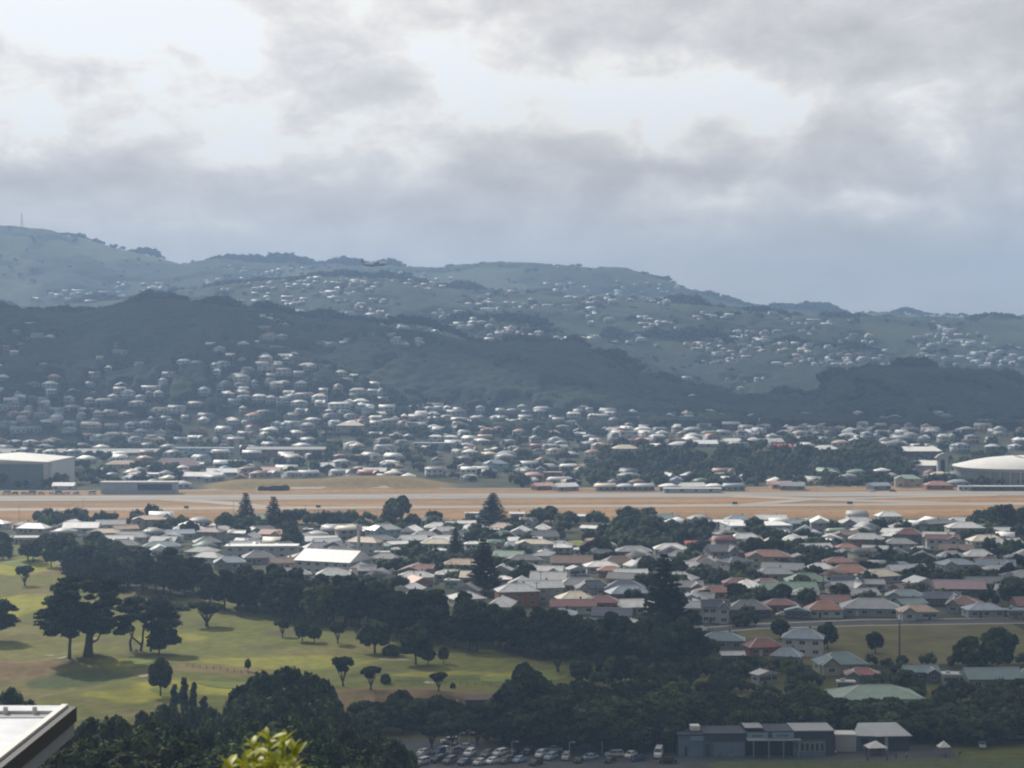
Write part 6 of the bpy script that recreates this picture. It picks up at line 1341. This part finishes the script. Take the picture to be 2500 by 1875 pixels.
for a in [(1022, 1862, 'suv', 'black', 50), (1098, 1818, 'suv', 'white', 15), (1085, 1838, 'car', 'white', 20), (1135, 1832, 'car', 'silver', 20), (1320, 1850, 'suv', 'white', 70), (1345, 1858, 'suv', 'pale blue', 60), (1382, 1856, 'suv', 'silver', 80), (1352, 1838, 'car', 'silver', 0), (1440, 1856, 'car', 'pale blue', 35), (1425, 1834, 'suv', 'black', 0), (1500, 1852, 'suv', 'silver', 10), (1540, 1850, 'car', 'white', 60), (1560, 1860, 'car', 'dark blue', 30), (1490, 1862, 'car', 'black', 60), (1630, 1866, 'car', 'black', 0), (1412, 1862, 'car', 'black', 80)]: car(*a)
car(1608, 1850, 'van', 'white', 80, 'white camper van with a broad windscreen left of the clubhouse')
for a in [(2395, 1808, 'suv', 'red', 30, 'red wagon parked under the trees right of the pavilion'), (2398, 1826, 'car', 'silver', 80, 'small silver car in front of the red wagon'), (2448, 1806, 'car', 'grey', 5, 'grey car half hidden behind the red wagon'), (2488, 1806, 'suv', 'white', 10, 'white wagon at the frame edge under the trees'), (2222, 1513, 'suv', 'silver', 5, 'silver car moving on the park road'), (2246, 1492, 'suv', 'white', -10, 'white car parked at the street corner house'), (1908, 1505, 'car', 'white', 10, 'white car on the drive beside the pale blue gable'), (2450, 1620, 'car', 'white', 30, 'white car beneath the wide park trees'), (1075, 1312, 'car', 'white', 0, None), (795, 1312, 'car', 'white', 10, None), (812, 1308, 'car', 'silver', 10, None), (832, 1308, 'car', 'silver', 20, None), (775, 1310, 'car', 'white', 20, None)]: car(*a[:5], a[5])
for i, (px, c) in enumerate([(16, 'white'), (36, 'grey'), (60, 'silver'), (78, 'silver'), (102, 'silver'), (128, 'white'), (145, 'silver'), (163, 'white'), (185, 'silver'), (224, 'white'), (2130, 'white'), (2180, 'red')]): car(px, 1207 if px < 400 else 1201, 'suv' if i % 3 else 'van', c, r.choice([0, 180, 15]))

# ------------------------------------------------------------------ people on the lawn and by the clubhouse
def person_meshes(bend, stride):
    J = {'pel': (0, 0, .95), 'che': (0, -.02 - bend * .38, 1.36 - bend * .16), 'nec': (0, -.02 - bend * .5, 1.50 - bend * .24), 'hea': (0, -.05 - bend * .58, 1.66 - bend * .30), 'top': (0, -.05 - bend * .62, 1.76 - bend * .32),
         'kl': (-.11, -.03 - stride * .15, .5), 'fl': (-.13, .02 - stride * .22, .07), 'tl': (-.13, -.16 - stride * .22, .05), 'kr': (.11, -.02 + stride * .1, .5), 'fr': (.13, .04 + stride * .22, .07), 'tr': (.13, -.14 + stride * .22, .05), 'hl': (-.1, 0, .9), 'hr': (.1, 0, .9),
         'sl': (-.19, -.02 - bend * .42, 1.42 - bend * .2), 'sr': (.19, -.02 - bend * .42, 1.42 - bend * .2), 'el': (-.25, -.04 - bend * .42, 1.14 - bend * .3), 'er': (.25, -.04 - bend * .42, 1.14 - bend * .3), 'wl': (-.18 + bend * .1, -.2 - bend * .5, .92 - bend * .3), 'wr': (.18 - bend * .1, -.2 - bend * .5, .92 - bend * .3), 'gl': (-.14 + bend * .1, -.28 - bend * .5, .87 - bend * .32), 'gr': (.14 - bend * .1, -.28 - bend * .5, .87 - bend * .32)}
    Rr = dict(pel=.15, che=.16, nec=.06, hea=.10, top=.08, kl=.065, fl=.045, tl=.035, kr=.065, fr=.045, tr=.035, hl=.1, hr=.1, sl=.07, sr=.07, el=.045, er=.045, wl=.03, wr=.03, gl=.035, gr=.035)
    E = [('pel', 'che'), ('che', 'nec'), ('nec', 'hea'), ('hea', 'top'), ('pel', 'hl'), ('hl', 'kl'), ('kl', 'fl'), ('fl', 'tl'), ('pel', 'hr'), ('hr', 'kr'), ('kr', 'fr'), ('fr', 'tr'), ('che', 'sl'), ('sl', 'el'), ('el', 'wl'), ('wl', 'gl'), ('che', 'sr'), ('sr', 'er'), ('er', 'wr'), ('wr', 'gr')]
    def skin(keys, edges, k, m_, name):
        idx = {a: i for i, a in enumerate(keys)}; me = bpy.data.meshes.new(name); me.from_pydata([J[a] for a in keys], [(idx[a], idx[b]) for a, b in edges], []); o = bpy.data.objects.new(name, me); C.objects.link(o); o.modifiers.new('s', 'SKIN'); sv = me.skin_vertices[0].data
        for a in keys: sv[idx[a]].radius = (Rr[a] * k, Rr[a] * k * .85); sv[idx[a]].use_root = a == keys[0]
        mm = o.modifiers.new('d', 'SUBSURF'); mm.levels = 1; dg = bpy.context.evaluated_depsgraph_get(); dg.update(); out = bpy.data.meshes.new_from_object(o.evaluated_get(dg)); out.name = name; out.materials.clear(); out.materials.append(m_); bpy.data.objects.remove(o); return out
    ks = list(J); body = skin(ks, E, 1.0, M['skin'], 'body'); shirt = skin(['che', 'pel', 'nec', 'sl', 'el', 'sr', 'er'], [('pel', 'che'), ('che', 'nec'), ('che', 'sl'), ('sl', 'el'), ('che', 'sr'), ('sr', 'er')], 1.16, M['cloth'], 'shirt')
    trou = skin(['pel', 'hl', 'kl', 'fl', 'hr', 'kr', 'fr'], [('pel', 'hl'), ('hl', 'kl'), ('kl', 'fl'), ('pel', 'hr'), ('hr', 'kr'), ('kr', 'fr')], 1.2, M['cloth'], 'trousers')
    hb = MB(); c = J['hea']; V, T = ICO1; hb.add([(v[0] * .108 + c[0], v[1] * .12 + c[1] + .02, v[2] * .12 + c[2] + .035) for v in V], [tuple(f) for f in T]); return body, shirt, trou, hb.mesh('hair', [M['cloth']], True)
POSES = [person_meshes(0, .1), person_meshes(0, .9), person_meshes(.75, .2)]
for i, (px, py, ps, yw, sh, tr2, lb) in enumerate([(2040, 1850, 0, 20, (.55, .55, .55), (.03, .03, .04), 'standing person in a pale shirt at the clubhouse corner'), (2118, 1862, 2, 200, (.05, .05, .07), (.04, .04, .05), 'person in dark clothes bending over on the lawn near the white canopy'),
        (2166, 1863, 0, 100, (.10, .09, .08), (.05, .05, .06), 'person standing on the lawn right of the bending one'), (2188, 1858, 1, 80, (.04, .05, .09), (.05, .05, .06), 'person in dark blue striding across the lawn'), (2213, 1858, 0, 160, (.30, .28, .24), (.06, .06, .07), 'person in a beige top on the lawn below the pavilion'),
        (2308, 1856, 0, 10, (.03, .03, .04), (.03, .03, .04), 'person in black in front of the low white canopy'), (2343, 1852, 2, 60, (.05, .05, .06), (.05, .05, .06), 'person stooping beside equipment at the right of the lawn'), (1785, 1860, 0, 0, (.25, .3, .34), (.04, .05, .07), 'person in grey-blue before the clubhouse wall'), (1757, 1857, 2, 90, (.04, .04, .05), (.04, .04, .05), 'crouching person in dark clothes before the clubhouse garage door')]):
    x, y, z = at(px, py); q = ob('person', None, None, (x, y, z + .2), R(yw)); tag(q, lb, 'person', 'people on the lawn'); b = POSES[ps]; ob('body', b[0], q); ob('shirt', b[1], q, color=sh); ob('trousers', b[2], q, color=tr2); ob('hair', b[3], q, color=(.05, .035, .025))

# ------------------------------------------------------------------ airliner over the ridge
D = 2500.0; a = dirpx(890, 641); b = dirpx(940, 643)
p0, p1 = Vector(a * D) + Vector((0, 0, CAMZ)), Vector(b * D) + Vector((0, 0, CAMZ)); q = ob('airliner', None, None, (p0 + p1) / 2, R(8)); q.rotation_euler = (R(4), R(-5), R(6)); q.scale = (1.3, 1.3, 1.75); q.location.z -= 1.5; q['label'] = 'small white-topped airliner flying low in front of the far ridge'; q['category'] = 'aeroplane'
M['planew'] = material('white_aircraft_paint', (.78, .78, .78), .35, .5); M['planed'] = material('dark_aircraft_paint', (.16, .085, .08), .4, .5)
mb = MB(); mb.tube([(-13.2, 0, .9), (-9, 0, .5), (-4, 0, .05), (8, 0, 0), (11.5, 0, -.1), (13, 0, -.35), (13.5, 0, -.5)], [.25, .95, 1.42, 1.42, 1.2, .7, .15], 12); ob('fuselage', mb.mesh('fuselage', [M['planew']], True), q)
mb = MB(); mb.tube([(-13.1, 0, .75), (-9, 0, .3), (-4, 0, -.35), (9, 0, -.42), (12.6, 0, -.6)], [.3, .97, 1.35, 1.33, .65], 12); ob('belly', mb.mesh('belly', [M['planed']], True), q)
for s in (-1, 1):
    mb = MB(); mb.add([(2.6, s * .8, 1.25), (.2, s * .8, 1.25), (.6, s * 13.3, 1.6), (1.9, s * 13.3, 1.6), (2.6, s * .8, 1.6), (.2, s * .8, 1.45), (.6, s * 13.3, 1.7), (1.9, s * 13.3, 1.75)], [(0, 1, 2, 3), (4, 5, 6, 7), (0, 4, 7, 3), (1, 5, 6, 2), (2, 6, 7, 3), (0, 1, 5, 4)]); ob('wing', mb.mesh('wing', [M['planew']]), q)
    mb = MB(); mb.tube([(-1.2, s * 4.1, .7), (1, s * 4.1, .75), (4.0, s * 4.1, .85), (4.6, s * 4.1, .85)], [.25, .6, .55, .2], 10); ob('engine', mb.mesh('engine', [M['planed']], True), q)
    mb = MB(); mb.add([(-11.2, s * .2, 4.7), (-13, s * .2, 4.7), (-12.9, s * 3.6, 4.8), (-11.8, s * 3.6, 4.8), (-12, s * 1, 4.86)], [(0, 1, 2, 3), (0, 4, 3), (1, 4, 2), (0, 1, 4)]); ob('tailplane', mb.mesh('tailplane', [M['planed']]), q)
mb = MB(); mb.prism([(-8.8, 1.2), (-12.8, 1.2), (-13.9, 5.1), (-11.9, 5.1), (-10.6, 2.2)], -.18, .18); ob('tail_fin', mb.mesh('tail_fin', [M['planed']]), q)

# ------------------------------------------------------------------ the near roof at the lower left
RX, RY, RZ = -6.9, 30.0, 94.38
nr = ob('neighbouring_house', None, None, (RX, RY, RZ), 0); tag(nr, 'near house roof of smooth pale metal with a dark gutter, lower corner of the view', 'house'); LM.append(('near metal roof', 80, 1780))
M['nroof'] = material('smooth_pale_roof_membrane', (.60, .63, .67), .38, .4, var=.13, vscale=1.6); M['gutter'] = material('charcoal_gutter', (.035, .038, .045), .5, .4); M['fas'] = material('grey_fascia_board', (.27, .29, .32), .7, .3, var=.06, vscale=1.5); M['nwall'] = material('dark_render', (.06, .065, .07), .9, .2)
o = part('roof_deck', nr, M['nroof'], (-14, -.20, -12, -.75, -.12, 0.0)); part('roof_deck', nr, M['nroof'], (-14, -.20, -.45, -.0, -.12, .06))
part('roof_valley', nr, M['gutter'], (-14, -1.05, -.746, -.454, -.16, -.05)); part('edge_flashing', nr, M['trim'], (-.196, -.10, -12, .04, -.14, .075)); part('edge_flashing', nr, M['fas'], (-1.04, -.2, -.74, -.456, -.12, .012))
part('gutter', nr, M['gutter'], (-.096, .03, -12, .07, -.20, .03)); part('fascia', nr, M['fas'], (-.13, .0, -12, .03, -.42, -.205)); part('wall', nr, M['nwall'], (-14, -.9, -12, -.6, -6, -.44)); part('soffit', nr, M['fas'], (-14, -.14, -12, -.02, -.36, -.30))
mb = MB()
for x0, y0 in ((-.5, -.46), (-.95, -.47), (-1.25, -.5)): mb.tube([(x0, y0, .0), (x0, y0, .13)], [.05, .035], 8)
ob('vent', mb.mesh('vent', [M['trim']]), nr)
mb = MB(); mb.add([(-2.4, -1.9, .015), (-1.25, -.9, .015), (-1.05, -1.0, .10), (-2.3, -2.05, .10), (-1.2, -1.12, .015), (-2.4, -2.2, .015)], [(0, 1, 2, 3), (3, 2, 4, 5)]); ob('roof_rib', mb.mesh('roof_rib', [M['gutter']]), nr)
for k in range(7): part('seam', nr, M['nroof'], (-1.1 - k * 1.1, -1.07 - k * 1.1, -12, -.76, .0, .022))

# ------------------------------------------------------------------ shrub tips close to the camera
D = 11.5; sx, sy = dirpx(640, 1860)[0] * D, D; sg = zat(sx, sy)
sh = ob('garden_shrub', None, None, (sx, sy, sg)); tag(sh, 'tips of a yellow-green shrub with big oval leaves, closest to the viewer', 'shrub'); LM.append(('yellow-green shrub', 640, 1830))
M['bigleaf'] = material('young_yellow_green_leaf', (.34, .37, .03), .5, .35, var=.22, vscale=14, transl=.35); M['stem'] = material('green_stem', (.10, .10, .04), .8, .2)
lf = []
for (wl_, ll) in ((.021, .105), (.017, .09), (.025, .12)):
    V, Fc = [], []; K = 6
    for i in range(K + 1):
        t = i / K; ww = wl_ * sin(pi * min(.98, .04 + t * .94)) ** .75; zc = -.35 * ll * t * t
        V += [(-ww, ll * t, zc + ww * .3), (0, ll * t, zc), (ww, ll * t, zc + ww * .3)]
    for i in range(K):
        for j in (0, 1): a = i * 3 + j; Fc.append((a, a + 1, a + 4, a + 3))
    me = bpy.data.meshes.new('leaf'); me.from_pydata(V, [], Fc); me.materials.append(M['bigleaf']); me.polygons.foreach_set('use_smooth', [True] * len(Fc)); lf.append(me)
r = random.Random(4); mb = MB(); TIPS = [(560, 1850), (592, 1838), (618, 1800), (655, 1782), (690, 1790), (712, 1808), (640, 1830), (672, 1838), (705, 1850), (600, 1862), (650, 1866), (545, 1868), (725, 1868)]
for (px, py) in TIPS:
    dd = D + r.uniform(-.25, .3); d = dirpx(px, py + 16); tip = Vector((d[0] * dd - sx, dd - sy, CAMZ + d[2] * dd - sg)); base = Vector((r.uniform(-.1, .1), r.uniform(-.1, .1), 0)); mid = base.lerp(tip, .55) + Vector((0, 0, .12)); mb.tube([base, mid, tip], [.02, .011, .004], 5)
    for k in range(15):
        zz = -.014 * k; ang = k * 2.4 + r.uniform(-.3, .3); o = ob('leaf', lf[k % 3], sh, tip + Vector((0, 0, zz - .01))); o.rotation_euler = (R(r.uniform(35, 82)) - k * .035, r.uniform(-.4, .4), ang); s = r.uniform(.8, 1.25); o.scale = (s, s, s)
ob('stem', mb.mesh('stem', [M['stem']], True), sh)

# ------------------------------------------------------------------ words for everything that has none yet
ORD = ['leftmost'] + [o_ + ' from left' for o_ in ORDN[1:]]
lab = {}
LM += [('poplars', 460, 1700), ('bell-shaped tank', 1342, 1800), ('camper van', 1608, 1838), ('pale container', 2065, 1822), ('red wagon', 2395, 1800), ('low brown shed', 1195, 1722), ('fairway trio', 738, 1545), ('red-topped park car', 2222, 1508), ('long school', 1200, 1030)]
LM = [l for l in LM if l[0] != 'red-topped park car']
for (o, desc, px, py, cat) in ITEMS:
    best = min(LM, key=lambda l: (l[1] - px) ** 2 + (2.2 * (l[2] - py)) ** 2 + (1e9 if (abs(l[1] - px) + abs(l[2] - py)) < 3 else 0))
    dx, dy = px - best[1], (py - best[2]) * 2.2
    rel = ('right of' if dx > 0 else 'left of') if abs(dx) > abs(dy) else ('below' if dy > 0 else 'above')
    far_ = 'far ' if (abs(dx) + abs(dy)) > 170 else ('' if (abs(dx) + abs(dy)) > 45 else 'just ')
    lab.setdefault((desc, far_ + rel, best[0]), []).append((px, o))
for (desc, rel, lm), L in lab.items():
    L.sort(key=lambda q: q[0])
    for k, (px, o) in enumerate(L):
        if len(L) == 1: o['label'] = f"{desc} {rel} the {lm}"
        else:
            w1 = ORD[k] if k < len(ORD) else f"number {k + 1} from left"
            if k == len(L) - 1: w1 = 'rightmost'
            o['label'] = f"{desc}, {w1}, {rel} the {lm}"
